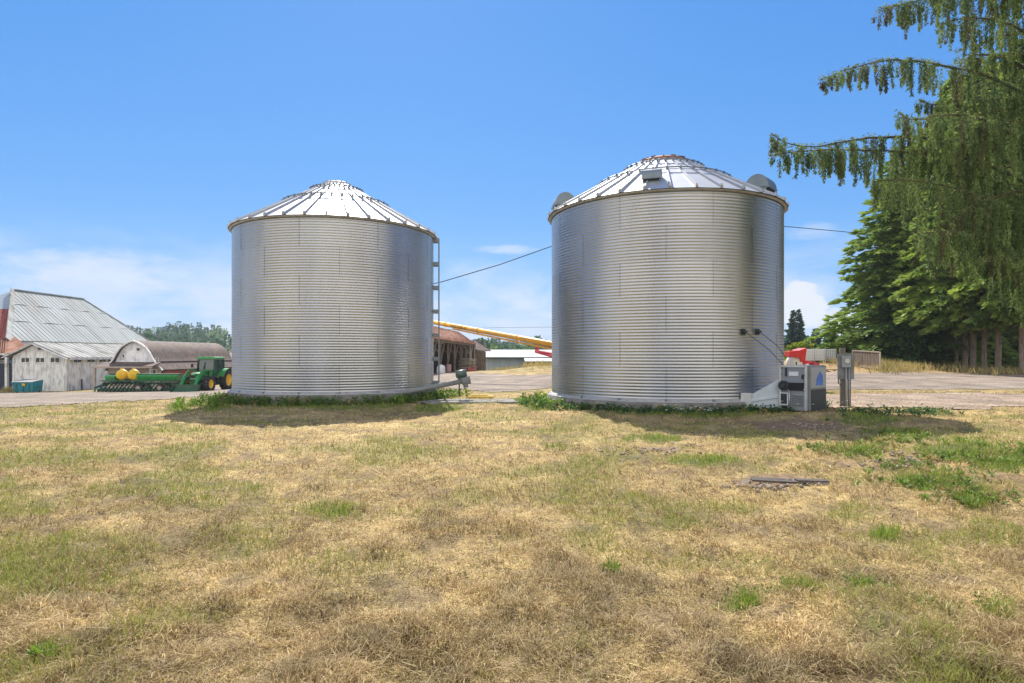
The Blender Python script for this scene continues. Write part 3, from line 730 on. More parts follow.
def window_y(root, x0, x1, z0, z1, y, mull=1, glass='glass', fm='white_paint'):
    """window in a wall that faces the camera (plane y)"""
    k = MB(); t = .09
    k.box(((x0 + x1) / 2, y - .02, z0), (x1 - x0 + t, .08, t)); k.box(((x0 + x1) / 2, y - .02, z1), (x1 - x0 + t, .08, t))
    for i in range(mull + 2): k.box((x0 + (x1 - x0) * i / (mull + 1), y - .015, (z0 + z1) / 2), (t * .8, .07, z1 - z0 - t))
    f = bw(k, 'window', 'old_white_wall', root)
    k = MB(); k.box(((x0 + x1) / 2, y, (z0 + z1) / 2), (x1 - x0, .03, z1 - z0)); L_ = root.location
    k.v = [(a - L_.x, b - L_.y, c - L_.z) for a, b, c in k.v]; k.build('pane', glass, f)
def window_x(root, y0, y1, z0, z1, x, mull=1):
    k = MB(); t = .09
    k.box((x + .02, (y0 + y1) / 2, z0), (.08, y1 - y0 + t, t)); k.box((x + .02, (y0 + y1) / 2, z1), (.08, y1 - y0 + t, t))
    for i in range(mull + 2): k.box((x + .015, y0 + (y1 - y0) * i / (mull + 1), (z0 + z1) / 2), (.07, t * .8, z1 - z0 - t))
    f = bw(k, 'window', 'old_white_wall', root)
    k = MB(); k.box((x, (y0 + y1) / 2, (z0 + z1) / 2), (.03, y1 - y0, z1 - z0)); L_ = root.location
    k.v = [(a - L_.x, b - L_.y, c - L_.z) for a, b, c in k.v]; k.build('pane', 'glass', f)

# --- big barn with a hipped grey metal roof
mb_ = thing('big_barn', 'big old barn with a tall hipped grey metal roof at the far left', 'barn', (-67.7, 90, -2.4))
RA, RB, CA, CB = (-67.7, 85.6, 10.65), (-67.7, 99.4, 10.65), (-59.9, 75, 3.6), (-59.9, 106, 3.6)
DA, DB = (-75.5, 75, 3.6), (-75.5, 106, 3.6)
lerp = lambda a, b, t: tuple(a[i] + (b[i] - a[i]) * t for i in range(3))
fm_ = (10.65 - 7.8) / (10.65 - 3.6)
k = MB(); k.slab([CA, CB, RB, RA], .12); k.slab([DB, DA, RA, RB], .12)
k.add([CB, DB, RB], [(0, 1, 2)])
nr = 40
nrm = np.cross(np.subtract(CB, CA), np.subtract(RA, CA)); nrm = nrm / np.linalg.norm(nrm); nrm = nrm * np.sign(nrm[2])
for i in range(1, nr):      # standing seams run down the slope, cut by the two hips
    y = 75 + 31 * i / nr
    top = 1.0
    if y < 85.6: top = (y - 75) / 10.6
    if y > 99.4: top = (106 - y) / 6.6
    lo = np.array((-59.9, y, 3.6)) + nrm * .02; hi = np.array((-59.9 - 7.8 * top, y, 3.6 + 7.05 * top)) + nrm * .02
    k.bar(lo, hi, .09, .05)
for f in (.36, .70):
    p = lerp(CA, RA, f); q_ = lerp(CB, RB, f); off = nrm * .03
    pts = [np.array(lerp(p, q_, i / 12)) + off + nrm * 0 + np.array((0, 0, .12 * math.sin(i * 2.3) * (1 if i not in (0, 12) else 0))) for i in range(13)]
    for a_, b_ in zip(pts[:-1], pts[1:]): k.bar(a_, b_, .14, .04, tuple(nrm))
bw(k, 'roof', 'barn_roof', mb_)
k = MB(); ml, mr = lerp(RA, DA, fm_), lerp(RA, CA, fm_); k.add([ml, mr, RA], [(0, 1, 2)]); bw(k, 'front_roof_slope', 'grey_roof', mb_)
k = MB(); k.add([DA, CA, mr, ml], [(0, 1, 2, 3)])
for i in range(1, 14):
    t = i / 14; a_ = np.array(lerp(DA, CA, t)); b_ = np.array(lerp(ml, mr, t)); k.bar(a_ + (0, -.04, 0), b_ + (0, -.04, 0), .05, .05)
bw(k, 'red_siding', 'red_siding', mb_)
k = MB(); k.bar(np.array(RA) + (0, 0, .05), np.array(CA) + (0, 0, .05), .85, .10, (1, 0, .5)); k.bar(np.array(RA) + (0, 0, .08), np.array(RB) + (0, 0, .08), .4, .16); k.bar(np.array(RB) + (0, 0, .05), np.array(CB) + (0, 0, .05), .3, .14); bw(k, 'ridge_cap', 'light_roof', mb_)
k = MB(); k.hexa([(-75.2, 75.3, -3.6), (-60.2, 75.3, -3.6), (-60.2, 105.7, -3.6), (-75.2, 105.7, -3.6)], [(-75.2, 75.3, 3.55), (-60.2, 75.3, 3.55), (-60.2, 105.7, 3.55), (-75.2, 105.7, 3.55)]); bw(k, 'wall', 'old_white_wall', mb_)

# --- white wing with gable front
wg = thing('barn_wing', 'peeling white gabled barn wing with rows of small square windows', 'barn', (-52.5, 70, -2.3))
X0, X1, Y0, Y1 = -55.4, -49.5, 70.0, 92.0
k = MB(); k.prism([(X0, -3.6), (X1, -3.6), (X1, 1.62), (-52.9, 3.12), (X0, 1.75)], Y0, Y1, 'xz')
for i in range(1, 24): k.box((X0 + (X1 - X0) * i / 24, Y0 - .012, -.9), (.035, .03, 4.9))
for i in range(1, 40): k.box((X1 + .012, Y0 + 22 * i / 40, -.95), (.03, .035, 4.9))
bw(k, 'wall', 'old_white_wall', wg)
k = MB(); k.slab([(-52.9, Y0 - .5, 3.27), (-49.05, Y0 - .5, 1.58), (-49.05, Y1, 1.58), (-52.9, Y1, 3.27)], .10); k.slab([(-56.2, Y0 - .5, 1.70), (-52.9, Y0 - .5, 3.28), (-52.9, Y1, 3.28), (-56.2, Y1, 1.70)], .10)
for i in range(1, 26): k.bar((-52.9, Y0 - .5 + 22.5 * i / 26, 3.29), (-49.05, Y0 - .5 + 22.5 * i / 26, 1.60), .05, .04)
bw(k, 'roof', 'light_roof', wg)
k = MB(); k.bar((-52.9, Y0 - .56, 3.10), (-49.0, Y0 - .56, 1.40), .06, .26, (0, 1, 0)); k.bar((-52.9, Y0 - .56, 3.10), (-56.25, Y0 - .56, 1.52), .06, .26, (0, 1, 0))
k.box((-49.02, 81, 1.42), (.07, 22.2, .2)); k.box((X1 - .04, Y0 - .03, -.9), (.2, .1, 4.8)); k.box((X0 + .04, Y0 - .03, -.9), (.2, .1, 4.9)); bw(k, 'trim', 'old_white_wall', wg)
wz0, wz1 = EYE - 7.6 / 630 * 70, EYE - 2.5 / 630 * 70
for (a_, b_) in ((21.5, 30), (36, 45), (50.8, 60)): window_y(wg, (a_ - HX) / F * 70, (b_ - HX) / F * 70, wz0, wz1, Y0 - .03)
window_y(wg, (38 - HX) / F * 70, (42.2 - HX) / F * 70, 2.35, 2.75, Y0 - .03, 0)
for (a_, b_) in ((73, 81), (86.6, 94.4), (98.5, 105.5), (107.5, 113.5)): window_x(wg, F * 49.5 / (HX - a_), F * 49.5 / (HX - b_), .98, 1.42, X1 + .03)
k = MB(); k.tube([(-49.3, 72.2, -2.4), (-49.3, 72.2, -.9)], .08, 8); bw(k, 'standpipe', 'dark_metal', wg)

# --- rusty lean-to shed left of the wing
rs = thing('rusty_shed', 'open shed with rust streaked metal roof and dark interior at the far left', 'shed', (-60, 72, -2.3))
TL, TR, BR_, BL = at(-40, 331.4, 78), at(9.6, 331.4, 78), at(31, 350.5, 73.0), at(-40, 351.5, 70.4)
mid = at(7, 353.2, 70.4)
k = MB(); k.add([TL, TR, BR_, mid, BL], [(0, 1, 2, 3, 4)]); lo = [tuple(np.array(p) - (0, 0, .14)) for p in (TL, TR, BR_, mid, BL)]; k.add(lo, [(4, 3, 2, 1, 0)])
for i in range(1, 22):
    t = i / 22; k.bar(np.array(lerp(TL, TR, t)) + (0, 0, .03), np.array(lerp(BL, mid, t)) + (0, 0, .03), .07, .05)
bw(k, 'roof', 'rust_roof', rs)
k = MB(); k.bar(np.array(BL) + (0, 0, -.14), np.array(mid) + (0, 0, -.14), .1, .22); k.bar(np.array(mid) + (-.1, .1, -.14), (mid[0] - .1, mid[1] + .1, -3.4), .3, .25); bw(k, 'trim', 'white_paint', rs)
k = MB(); zt_ = BL[2] - .25
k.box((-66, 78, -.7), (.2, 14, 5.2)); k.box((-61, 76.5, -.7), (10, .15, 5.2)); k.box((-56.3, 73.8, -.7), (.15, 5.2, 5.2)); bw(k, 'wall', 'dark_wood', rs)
k = MB(); k.box((-59.2, 71.2, zt_ - .35), (6, .12, .7)); k.box((-57.4, 71.1, -1.2), (1.6, .08, 4.2)); k.box((-57.3, 71.04, .1), (.5, .04, .4)); bw(k, 'dark_opening', mat('opening_shade', (.02, .03, .05), .7), rs)  # near-black panels stand in for the shade inside the shed's opening

# --- round roofed barn
rb = thing('round_roof_barn', 'white barn with a bow shaped brown shingle roof behind the seed drill', 'barn', (-39.4, 66, -2.0))
RX, RZ, BY0, BY1 = -39.45, 3.38, 66.0, 82.0
half = [(0, 0), (.45, -.13), (.89, -.37), (1.22, -.62), (1.48, -.89), (1.78, -1.32), (2.0, -1.78), (2.2, -2.08), (2.44, -2.37), (2.74, -2.72), (3.04, -3.07)]
prof = [(-x, z) for x, z in half[::-1]] + half[1:]
n = len(prof)
sk = lambda y: .055 * (y - BY0)
k = MB()
ys = [BY0 - .35, BY1]
P = [(RX + sk(y) + x, y, RZ + z) for y in ys for x, z in prof]; Pu = [(RX + sk(y) + x * .965, y, RZ + z - .12) for y in ys for x, z in prof]
k.add(P, [(i, i + 1, n + i + 1, n + i) for i in range(n - 1)], True); k.add(Pu, [(i, i + 1, n + i + 1, n + i) for i in range(n - 1)], True)
bw(k, 'roof', 'brown_shingle', rb)
k = MB(); k.bar((RX + sk(ys[0]) + 2.36, ys[0], RZ - 2.22), (RX + sk(ys[1]) + 2.36, ys[1], RZ - 2.22), .10, .06); bw(k, 'roof_seam', 'dark_wood', rb)
k = MB()
for i in range(n - 1):
    a_, b_ = prof[i], prof[i + 1]; k.bar((RX + a_[0], BY0 - .40, RZ + a_[1] - .06), (RX + b_[0], BY0 - .40, RZ + b_[1] - .06), .12, .20, (0, 1, 0))
bw(k, 'gable_trim', 'white_paint', rb)
k = MB(); poly = [(RX + x * .95, RZ + z - .1) for x, z in prof]; poly = [(RX - 2.75, -3.2)] + poly[1:-1] + [(RX + 2.75, -3.2)]
k.prism(poly, BY0, BY0 + .2, 'xz')
for i in range(-9, 10): k.box((RX + i * .27, BY0 - .01, .4), (.03, .03, 2.4))
k.prism(poly, BY1 - .5, BY1 - .3, 'xz'); bw(k, 'gable_wall', 'white_board', rb)
k = MB(); 
for s_ in (-1, 1): k.hexa([(RX + s_ * 2.7, BY0 + .2, -3.2), (RX + s_ * 2.8, BY0 + .2, -3.2), (RX + s_ * 2.8 + sk(BY1), BY1, -3.2), (RX + s_ * 2.7 + sk(BY1), BY1, -3.2)], [(RX + s_ * 2.7, BY0 + .2, .55), (RX + s_ * 2.8, BY0 + .2, .55), (RX + s_ * 2.8 + sk(BY1), BY1, .55), (RX + s_ * 2.7 + sk(BY1), BY1, .55)])
for i in range(6): k.box((RX + 2.84 + sk(67 + i * 2.4), 67 + i * 2.4, -1.0), (.06, .9, 1.6))
bw(k, 'side_wall', 'red_siding', rb)
k = MB()
for s_ in (-1, 1): k.box((RX - .02 + s_ * .43, BY0 - .02, 1.62), (.80, .05, 1.15))
k.box((RX - .02, BY0 - .03, 1.62), (.05, .06, 1.2)); bw(k, 'loft_door', 'white_board', rb)
window_y(rb, RX + .15, RX + .55, 2.25, 2.62, BY0 - .05, 0); window_y(rb, RX - 1.35, RX - 1.1, 1.55, 1.95, BY0 - .02, 0)
k = MB(); k.slab([(-42.6, 63.9, .66), (-36.5, 63.9, .72), (-36.7, 65.95, 1.12), (-42.6, 65.95, 1.12)], .12); bw(k, 'awning', 'brown_shingle', rb)
k = MB(); k.box((-39.55, 63.9, .60), (6.1, .06, .16))
for x in (-42.4, -39.6, -36.7): k.box((x, 64.0, -1.3), (.14, .14, 3.8))
bw(k, 'awning_post', 'pale_wood', rb)
k = MB(); k.box((-39.5, 65.92, -1.2), (5.6, .1, 4.0)); bw(k, 'lower_wall', 'beige_wall', rb)
k = MB(); k.box((-38.9, 65.84, -1.1), (1.0, .08, 2.1)); k.box((-41.5, 65.84, -.6), (1.1, .08, 1.0)); bw(k, 'doorway', 'black', rb)
window_y(rb, -37.9, -37.2, -.35, .35, 65.86, 1)

# --- pale shed behind the tractor
ps = thing('pale_shed', 'pale low shed roof just visible between the tractor and the left bin', 'shed', (-44, 100, -2.5))
k = MB(); k.prism([(-46.5, -4), (-41, -4), (-41, 1.0), (-43.8, 2.6), (-46.5, 1.0)], 99, 112, 'xz'); bw(k, 'wall', 'white_board', ps)
k = MB(); k.slab([(-43.8, 98.6, 2.75), (-40.8, 98.6, .95), (-40.8, 112, .95), (-43.8, 112, 2.75)], .1); k.slab([(-46.8, 98.6, .95), (-43.8, 98.6, 2.75), (-43.8, 112, 2.75), (-46.8, 112, .95)], .1); bw(k, 'roof', 'white_roof', ps)

# --- rust roofed pole barn between the bins
pbn = thing('pole_barn', 'open pole barn with rusty red metal roof between the two bins', 'barn', (-7, 78, -.5))
E0, E1 = np.array((-7.55, 61, 3.5)), np.array((-5.4, 95, 3.5)); R0, R1 = np.array((-10.6, 61, 5.35)), np.array((-8.15, 95, 5.35)); W0, W1 = R0 * 2 - E0, R1 * 2 - E1
W0[2] = W1[2] = 3.5
k = MB(); k.slab([E0, E1, R1, R0], .08); k.slab([W1, W0, R0, R1], .08)
for i in range(0, 35): 
    t = i / 34; k.bar(lerp(E0, E1, t) + np.array((0, 0, .02)), lerp(R0, R1, t) + np.array((0, 0, .02)), .06, .05)
bw(k, 'roof', 'rust_roof', pbn)
for i in range(8):
    t = (i + .02) / 7.04; b_ = np.array(lerp(E0, E1, t)) + (-.25, 0, -.1); k = MB(); k.bar((b_[0], b_[1], tz(b_[0], b_[1]) - .3), b_, .2, .2, (0, 1, 0))
    k.bar((b_[0], b_[1], b_[2] - 1.5), np.array(b_) + (-1.6, 0, .55), .12, .14, (0, 1, 0))
    if i < 7: b2_ = np.array(lerp(E0, E1, t + 1 / 7.04)) + (-.25, 0, -.1); k.bar((b_[0], b_[1], b_[2] - 2.6), lerp(b_, b2_, .55), .12, .14)
    bw(k, 'post', 'pale_wood' if i in (6, 7) else 'old_wood', pbn)
k = MB(); k.bar(E0 + (-.2, 0, -.18), E1 + (-.2, 0, -.18), .1, .26); bw(k, 'eave_beam', 'old_wood', pbn)
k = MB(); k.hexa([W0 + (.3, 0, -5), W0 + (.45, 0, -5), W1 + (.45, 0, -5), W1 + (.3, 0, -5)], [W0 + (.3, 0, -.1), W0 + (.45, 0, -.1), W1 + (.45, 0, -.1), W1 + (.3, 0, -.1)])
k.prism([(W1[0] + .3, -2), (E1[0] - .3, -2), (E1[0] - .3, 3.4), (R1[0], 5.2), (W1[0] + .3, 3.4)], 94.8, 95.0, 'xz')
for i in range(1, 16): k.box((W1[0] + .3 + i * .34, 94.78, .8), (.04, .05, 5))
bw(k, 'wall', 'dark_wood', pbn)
k = MB(); k.prism([(-5.5, -2), (-3.95, -2), (-3.95, 2.35), (-5.5, 2.75)], 95.05, 95.2, 'xz')
for i in range(1, 6): k.box((-5.5 + i * .26, 95.03, .5), (.04, .05, 4))
bw(k, 'end_wall', 'old_wood', pbn)
k = MB(); k.slab([at(474, 339.5, 101), at(478, 340, 101), at(491, 350.5, 100), at(475, 350.8, 97)], .12); bw(k, 'lean_to_roof', 'brown_shingle', pbn)
for nm, lb, ct, m_, (px, py, d), fn in (
    ('water_tank', 'white round tank in the mouth of the pole barn beside the left bin', 'tank', 'tote_white', (441, 374, 62), lambda k: k.lathe([(.01, 0), (.40, 0), (.42, .06), (.42, .62), (.32, .8), (.13, .86), (.13, .92), (.01, .92)], 20)),
    ('feed_barrel', 'faded pink barrel standing in the shade of the pole barn', 'barrel', mat('faded_pink', (.45, .25, .24), .7), (448.5, 372, 70), lambda k: k.lathe([(.01, 0), (.29, 0), (.31, .3), (.29, .33), (.31, .6), (.29, .63), (.31, .9), (.29, .95), (.01, .95)], 18))):
    p_ = at(px, py, d); k = MB(); fn(k); o = k.build(nm, m_); o.location = (p_[0], p_[1], tz(p_[0], p_[1])); tag(o, lb, ct)
p_ = at(463, 371, 84); k = MB()
for i in range(9): k.box((.12 * (i % 3) - .1, .25 * (i % 4) - .4, .35 + .17 * i), (2.2, .3, .1), .15 * math.sin(i * 2.1), .05 * math.sin(i))
for s_ in (-.8, .8): k.box((s_, 0, .15), (.2, 1.2, .3))
o = k.build('lumber_pile', 'pale_wood'); o.location = (p_[0] + .6, p_[1], tz(p_[0], p_[1])); tag(o, 'pile of pale lumber stacked beside the open pole barn', 'lumber pile')
p_ = at(470, 373, 80); k = MB(); k.bar((-.7, 0, .1), (.5, 0, .65), .1, .12); k.bar((-.3, .2, .65), (.6, .2, .1), .1, .12); k.box((0, 0, .2), (1.0, .5, .14)); k.tube([(-.6, -.3, .2), (-.6, .3, .2)], .2, 12)
o = k.build('harrow_hitch', 'dull_red'); o.location = (p_[0] + .3, p_[1], tz(p_[0], p_[1])); tag(o, 'small red implement lying in front of the lumber pile', 'implement')

# --- long low poultry house
lb_ = thing('low_barn', 'long low grey barn with white metal roof beyond the gravel yard', 'barn', (5, 132, -1.3))
k = MB(); k.box((7.3, 136, -.2), (25.4, 11, 3.5))
for i in range(1, 46): k.box((-5.4 + 25.4 * i / 46, 130.48, -.2), (.05, .05, 3.4))
bw(k, 'wall', 'lowbarn_wall', lb_)
k = MB(); k.slab([(-6, 129.6, 1.42), (20.4, 129.6, 1.42), (20.4, 136.5, 3.0), (-6, 136.5, 3.0)], .15); k.slab([(20.4, 142.6, 1.42), (-6, 142.6, 1.42), (-6, 136.5, 3.0), (20.4, 136.5, 3.0)], .15)
for i in range(1, 52): k.bar((-6 + 26.4 * i / 52, 129.6, 1.45), (-6 + 26.4 * i / 52, 136.5, 3.03), .07, .05)
bw(k, 'roof', 'white_roof', lb_)
k = MB(); k.box((7.2, 129.55, 1.27), (26.4, .08, .2)); bw(k, 'fascia', 'dark_metal', lb_)
k = MB(); k.slab([(2.6, 126.2, .62), (16, 126.2, .62), (16, 130.3, 1.38), (2.4, 130.3, 1.38)], .12); bw(k, 'lean_to_roof', 'white_roof', lb_)
k = MB(); k.box((9.4, 128.6, -.6), (13, 3.6, 2.4)); bw(k, 'lean_to_wall', 'old_wood', lb_)

# ------------------------------------------------------------------ dumpster
dp = at(28, 391, 66); dz = tz(dp[0], dp[1])
du_ = thing('dumpster', 'teal metal dumpster with a yellow sticker in front of the white wing', 'dumpster', (dp[0], dp[1], dz), -.05)
k = MB(); k.hexa([(-1.0, -.55, .12), (1.0, -.55, .12), (1.05, .6, .12), (-1.05, .6, .12)], [(-1.15, -.75, 1.1), (1.15, -.75, 1.1), (1.15, .65, 1.3), (-1.15, .65, 1.3)])
for x in (-.7, 0, .7): k.bar((x * .9, -.60, .14), (x, -.79, 1.05), .07, .06)
k.box((0, -.79, 1.06), (2.36, .08, .10))
for s_ in (-1, 1): k.box((s_ * 1.17, -.05, .75), (.14, .9, .16))
k.build('body', 'teal_paint', du_, bevel=.02)
k = MB(); 
for s_ in (-.57, .57): k.hexa([(s_ - .56, -.8, 1.13), (s_ + .56, -.8, 1.13), (s_ + .56, .68, 1.34), (s_ - .56, .68, 1.34)], [(s_ - .56, -.8, 1.18), (s_ + .56, -.8, 1.18), (s_ + .56, .68, 1.39), (s_ - .56, .68, 1.39)])
k.build('lid', 'light_roof', du_)
k = MB(); k.hexa([(.02, -.765, .74), (.34, -.765, .74), (.34, -.75, .74), (.02, -.75, .74)], [(.02, -.83, 1.0), (.34, -.83, 1.0), (.34, -.81, 1.0), (.02, -.81, 1.0)]); k.build('sticker', 'yellow_paint', du_)
for (x, y) in ((-.85, -.4), (.85, -.4), (-.85, .45), (.85, .45)):
    k = MB(); k.tube([(x - .04, y, .08), (x + .04, y, .08)], .08, 10); k.build('caster', 'black', du_)

# ------------------------------------------------------------------ tractor (local x forward, y left)
def wheel(parent, loc, R_, W_, rimr, front=False):
    k = MB(); h = W_ / 2
    k.lathe([(rimr, -h * .8), (rimr + .05, -h), (R_ * .93, -h), (R_, -h * .7), (R_, h * .7), (R_ * .93, h), (rimr + .05, h), (rimr, h * .8)], 28, (0, 0, 0), 'y')
    nl = 20
    for i in range(nl):
        for s_ in (-1, 1):
            t = 2 * PI * (i + (.5 if s_ > 0 else 0)) / nl
            k.box(((R_ + .01) * math.cos(t), s_ * h * .45, (R_ + .01) * math.sin(t)), (.05, h * .95, .07), 0, -t)
    w_ = k.build('wheel', 'rubber', parent); w_.location = loc
    k = MB(); k.lathe([(.02, .03), (rimr * .35, .06), (rimr * .5, -.02), (rimr * .8, .02), (rimr * .92, h * .75), (rimr + .01, h * .8), (rimr + .01, -h * .8), (rimr * .92, -h * .75), (rimr * .8, -.06), (.02, -.06)], 24, (0, 0, 0), 'y')
    for i in range(8):
        t = 2 * PI * i / 8; k.tube([(rimr * .3 * math.cos(t), -.08, rimr * .3 * math.sin(t)), (rimr * .3 * math.cos(t), .09, rimr * .3 * math.sin(t))], .025, 6)
    k.build('rim', 'yellow_paint', w_)
    return w_
tp = at(212, 390, 52.5)
trz = math.atan2(-1.0, -.06)
tr = thing('tractor', 'green farm tractor with yellow wheels, glazed cab and front loader beside the left bin', 'tractor', (-25.5, 52.6, tz(-25.5, 52.6)), trz)
for s_ in (-1, 1):
    wheel(tr, (-1.35, s_ * 1.0, .86), .86, .52, .50); wheel(tr, (1.35, s_ * .98, .64), .64, .40, .36)
k = MB(); k.hexa([(.25, -.36, .95), (1.95, -.30, .95), (1.95, .30, .95), (.25, .36, .95)], [(.25, -.38, 1.72), (1.85, -.28, 1.52), (1.85, .28, 1.52), (.25, .38, 1.72)])
k.hexa([(1.95, -.30, .95), (2.1, -.24, 1.0), (2.1, .24, 1.0), (1.95, .30, .95)], [(1.85, -.28, 1.52), (2.02, -.22, 1.42), (2.02, .22, 1.42), (1.85, .28, 1.52)]); k.build('hood', 'green_paint', tr, bevel=.04)
k = MB(); k.box((1.0, 0, .72), (2.3, .42, .42)); k.box((-.9, 0, .80), (1.6, .6, .6)); k.tube([(1.35, -.85, .64), (1.35, .85, .64)], .11, 10); k.tube([(-1.35, -.9, .86), (-1.35, .9, .86)], .17, 12); k.build('chassis', 'dark_green', tr)
k = MB(); k.box((2.06, 0, 1.2), (.03, .40, .34)); k.build('grille', 'black', tr)
for s_ in (-1, 1):
    k = MB(); k.box((2.03, s_ * .22, 1.42), (.06, .13, .07)); k.build('headlight', 'glass', tr)
    k = MB(); n = 10; P = []
    for y in (s_ * .70, s_ * 1.28):
        for i in range(n + 1):
            t = PI * (.12 + .78 * i / n); P.append((-1.35 + 1.0 * math.cos(t), y, .86 + 1.0 * math.sin(t)))
    k.add(P, [(i, i + 1, n + 2 + i, n + 1 + i) for i in range(n)], True); P2 = [(x, y, z - .04) for x, y, z in P]; k.add(P2, [(i, i + 1, n + 2 + i, n + 1 + i) for i in range(n)], True); k.build('fender', 'green_paint', tr)
k = MB()
cab_b = [(-1.45, -.78, 1.25), (.22, -.72, 1.25), (.22, .72, 1.25), (-1.45, .78, 1.25)]; cab_t = [(-1.35, -.74, 2.62), (.0, -.68, 2.62), (.0, .68, 2.62), (-1.35, .74, 2.62)]
for a_, b_ in zip(cab_b, cab_t): k.bar(a_, b_, .09, .09)
for s_ in (-1, 1): k.bar((-.62, s_ * .76, 1.25), (-.6, s_ * .72, 2.62), .07, .07)
k.box((-.6, 0, 1.22), (1.7, 1.5, .14)); k.build('cab_frame', 'dark_green', tr)
k = MB(); sh = lambda p, f: (p[0] * f + (-.6) * (1 - f), p[1] * f, p[2]); k.hexa([sh(p, .96) for p in cab_b], [sh(p, .96) for p in cab_t]); k.build('cab_glass', 'cab_glass', tr)
k = MB(); k.box((-.66, 0, 2.72), (1.62, 1.62, .16)); k.box((-.66, 0, 2.82), (1.4, 1.4, .06)); k.build('cab_roof', 'green_paint', tr, bevel=.05)
k = MB(); k.tube([(.55, -.42, 1.7), (.55, -.42, 2.55)], .055, 10); k.tube([(.55, -.42, 1.75), (.55, -.42, 2.2)], .085, 10); k.build('exhaust', 'black', tr)
for s_ in (-1, 1):
    k = MB(); k.bar((.0, s_ * .72, 2.2), (.15, s_ * 1.12, 2.25), .03, .03); k.box((.16, s_ * 1.15, 2.1), (.04, .2, .32)); k.build('mirror', 'black', tr)
    k = MB(); k.bar((.45, s_ * .55, .75), (.30, s_ * .58, 1.75), .14, .20, (0, 1, 0)); k.bar((.30, s_ * .58, 1.72), (1.55, s_ * .58, 1.78), .12, .20, (0, 1, 0)); k.bar((1.55, s_ * .58, 1.80), (2.75, s_ * .58, .55), .12, .20, (0, 1, 0)); k.bar((.5, s_ * .57, 1.15), (1.6, s_ * .57, 1.45), .08, .08); k.bar((1.7, s_ * .57, 1.75), (2.7, s_ * .57, .95), .07, .07); k.build('loader_arm', 'green_paint', tr)
k = MB(); pf = [(2.75, .25), (2.72, .58), (2.82, .66), (2.86, .38), (3.06, .16), (3.45, .10), (3.45, .06), (2.95, .08)]
k.prism(pf, -1.05, 1.05, 'xz')
for s_ in (-1.05, 1.02): k.prism([(2.72, .25), (2.72, .60), (2.86, .66), (3.45, .1), (3.0, .08)], s_, s_ + .03, 'xz')
k.build('loader_bucket', 'dark_green', tr)
k = MB(); k.box((-.1, .88, .55), (.45, .3, .06)); k.box((-.1, .88, .85), (.4, .26, .05)); k.build('step', 'dark_metal', tr)

# ------------------------------------------------------------------ seed drill
sp = at(146, 391, 54.5)
sd = thing('seed_drill', 'long green seed drill with twin yellow tanks parked left of the tractor', 'seed drill', (sp[0], sp[1], tz(sp[0], sp[1])), math.radians(-4))
k = MB(); P = lambda x: [(x, -.35, .98), (x, .20, .98), (x, .50, 1.36), (x, .38, 1.50), (x, -.38, 1.50), (x, -.52, 1.36)]
a_, b_ = P(-.55), P(3.1); k.add(a_ + b_, [tuple(range(6))[::-1], tuple(range(6, 12))] + [(i, (i + 1) % 6, (i + 1) % 6 + 6, i + 6) for i in range(6)]); k.build('seed_box', 'green_paint', sd, bevel=.03)
k = MB(); k.box((1.28, -.02, 1.525), (3.68, .86, .04)); k.build('lid', 'dark_green', sd)
a_, b_ = [[(x, y * .8, z - .08) for x, y, z in P(q_)] for q_ in (-3.45, -2.55)]
k = MB(); k.add(a_ + b_, [tuple(range(6))[::-1], tuple(range(6, 12))] + [(i, (i + 1) % 6, (i + 1) % 6 + 6, i + 6) for i in range(6)]); k.build('front_box', 'green_paint', sd, bevel=.03)
k = MB(); k.box((-.2, .3, .72), (6.8, .16, .16)); k.box((-.2, -.4, .72), (6.8, .14, .14)); k.box((-.2, -.75, .95), (6.6, .10, .10))
for i in range(9): k.box((-3.4 + i * .8, -.1, .72), (.1, 1.3, .1)); k.box((-3.4 + i * .8, -.1, .85), (.06, .06, .3))
k.bar((-3.4, -.3, .7), (-4.0, -.9, .35), .14, .14); k.bar((-3.4, .3, .7), (-4.0, -.9, .35), .14, .14); k.bar((-3.95, -.9, .4), (-3.95, -.9, .0), .08, .08); k.build('frame', 'dark_green', sd)
ru = None
for i in range(20):
    x = -3.4 + i * .345
    if ru is None:
        k = MB(); k.bar((0, -.4, .70), (0, -.95, .35), .06, .09); k.lathe([(.02, -.03), (.2, -.015), (.2, .015), (.02, .03)], 14, (0, -.85, .20), 'x'); k.lathe([(.05, -.05), (.15, -.05), (.15, .05), (.05, .05)], 12, (0, -1.18, .16), 'x'); k.bar((0, -.9, .35), (0, -1.2, .18), .05, .05); k.bar((0, -.55, .6), (0, -.55, 1.0), .05, .05)
        o = k.build('row_unit', 'dark_green', sd); ru = o
    else: o = bpy.data.objects.new('row_unit', ru.data); COL.objects.link(o); o.parent = sd
    o.location = (x, 0, 0)
for (x, y) in ((.05, -.5), (1.95, -.5), (.05, .6), (1.95, .6)):
    k = MB(); k.lathe([(.2, -.12), (.33, -.13), (.36, -.07), (.36, .07), (.33, .13), (.2, .12)], 20, (0, 0, 0), 'y'); w_ = k.build('wheel', 'rubber', sd); w_.location = (x, y - .55, .36)
    k = MB(); k.lathe([(.01, -.09), (.14, -.07), (.2, -.12), (.2, .1), (.01, .1)], 16, (0, 0, 0), 'y'); k.build('rim', 'pale_wood', w_)
for x in (-2.15, -1.1):
    k = MB(); r_ = .47
    k.lathe([(.02, -.62), (.25, -.61), (.42, -.55), (r_, -.42), (r_, -.16), (r_ - .03, -.13), (r_ - .03, -.08), (r_, -.05), (r_, .2), (r_ - .03, .23), (r_ - .03, .28), (r_, .31), (r_, .5), (.4, .6), (.02, .63)], 28, (0, 0, 0), 'y')
    k.tube([(0, 0, .5), (0, 0, .58)], .14, 12)
    o = k.build('tank', 'yellow_paint', sd); o.location = (x, .0, 1.44); o.rotation_euler = (0, 0, .6)
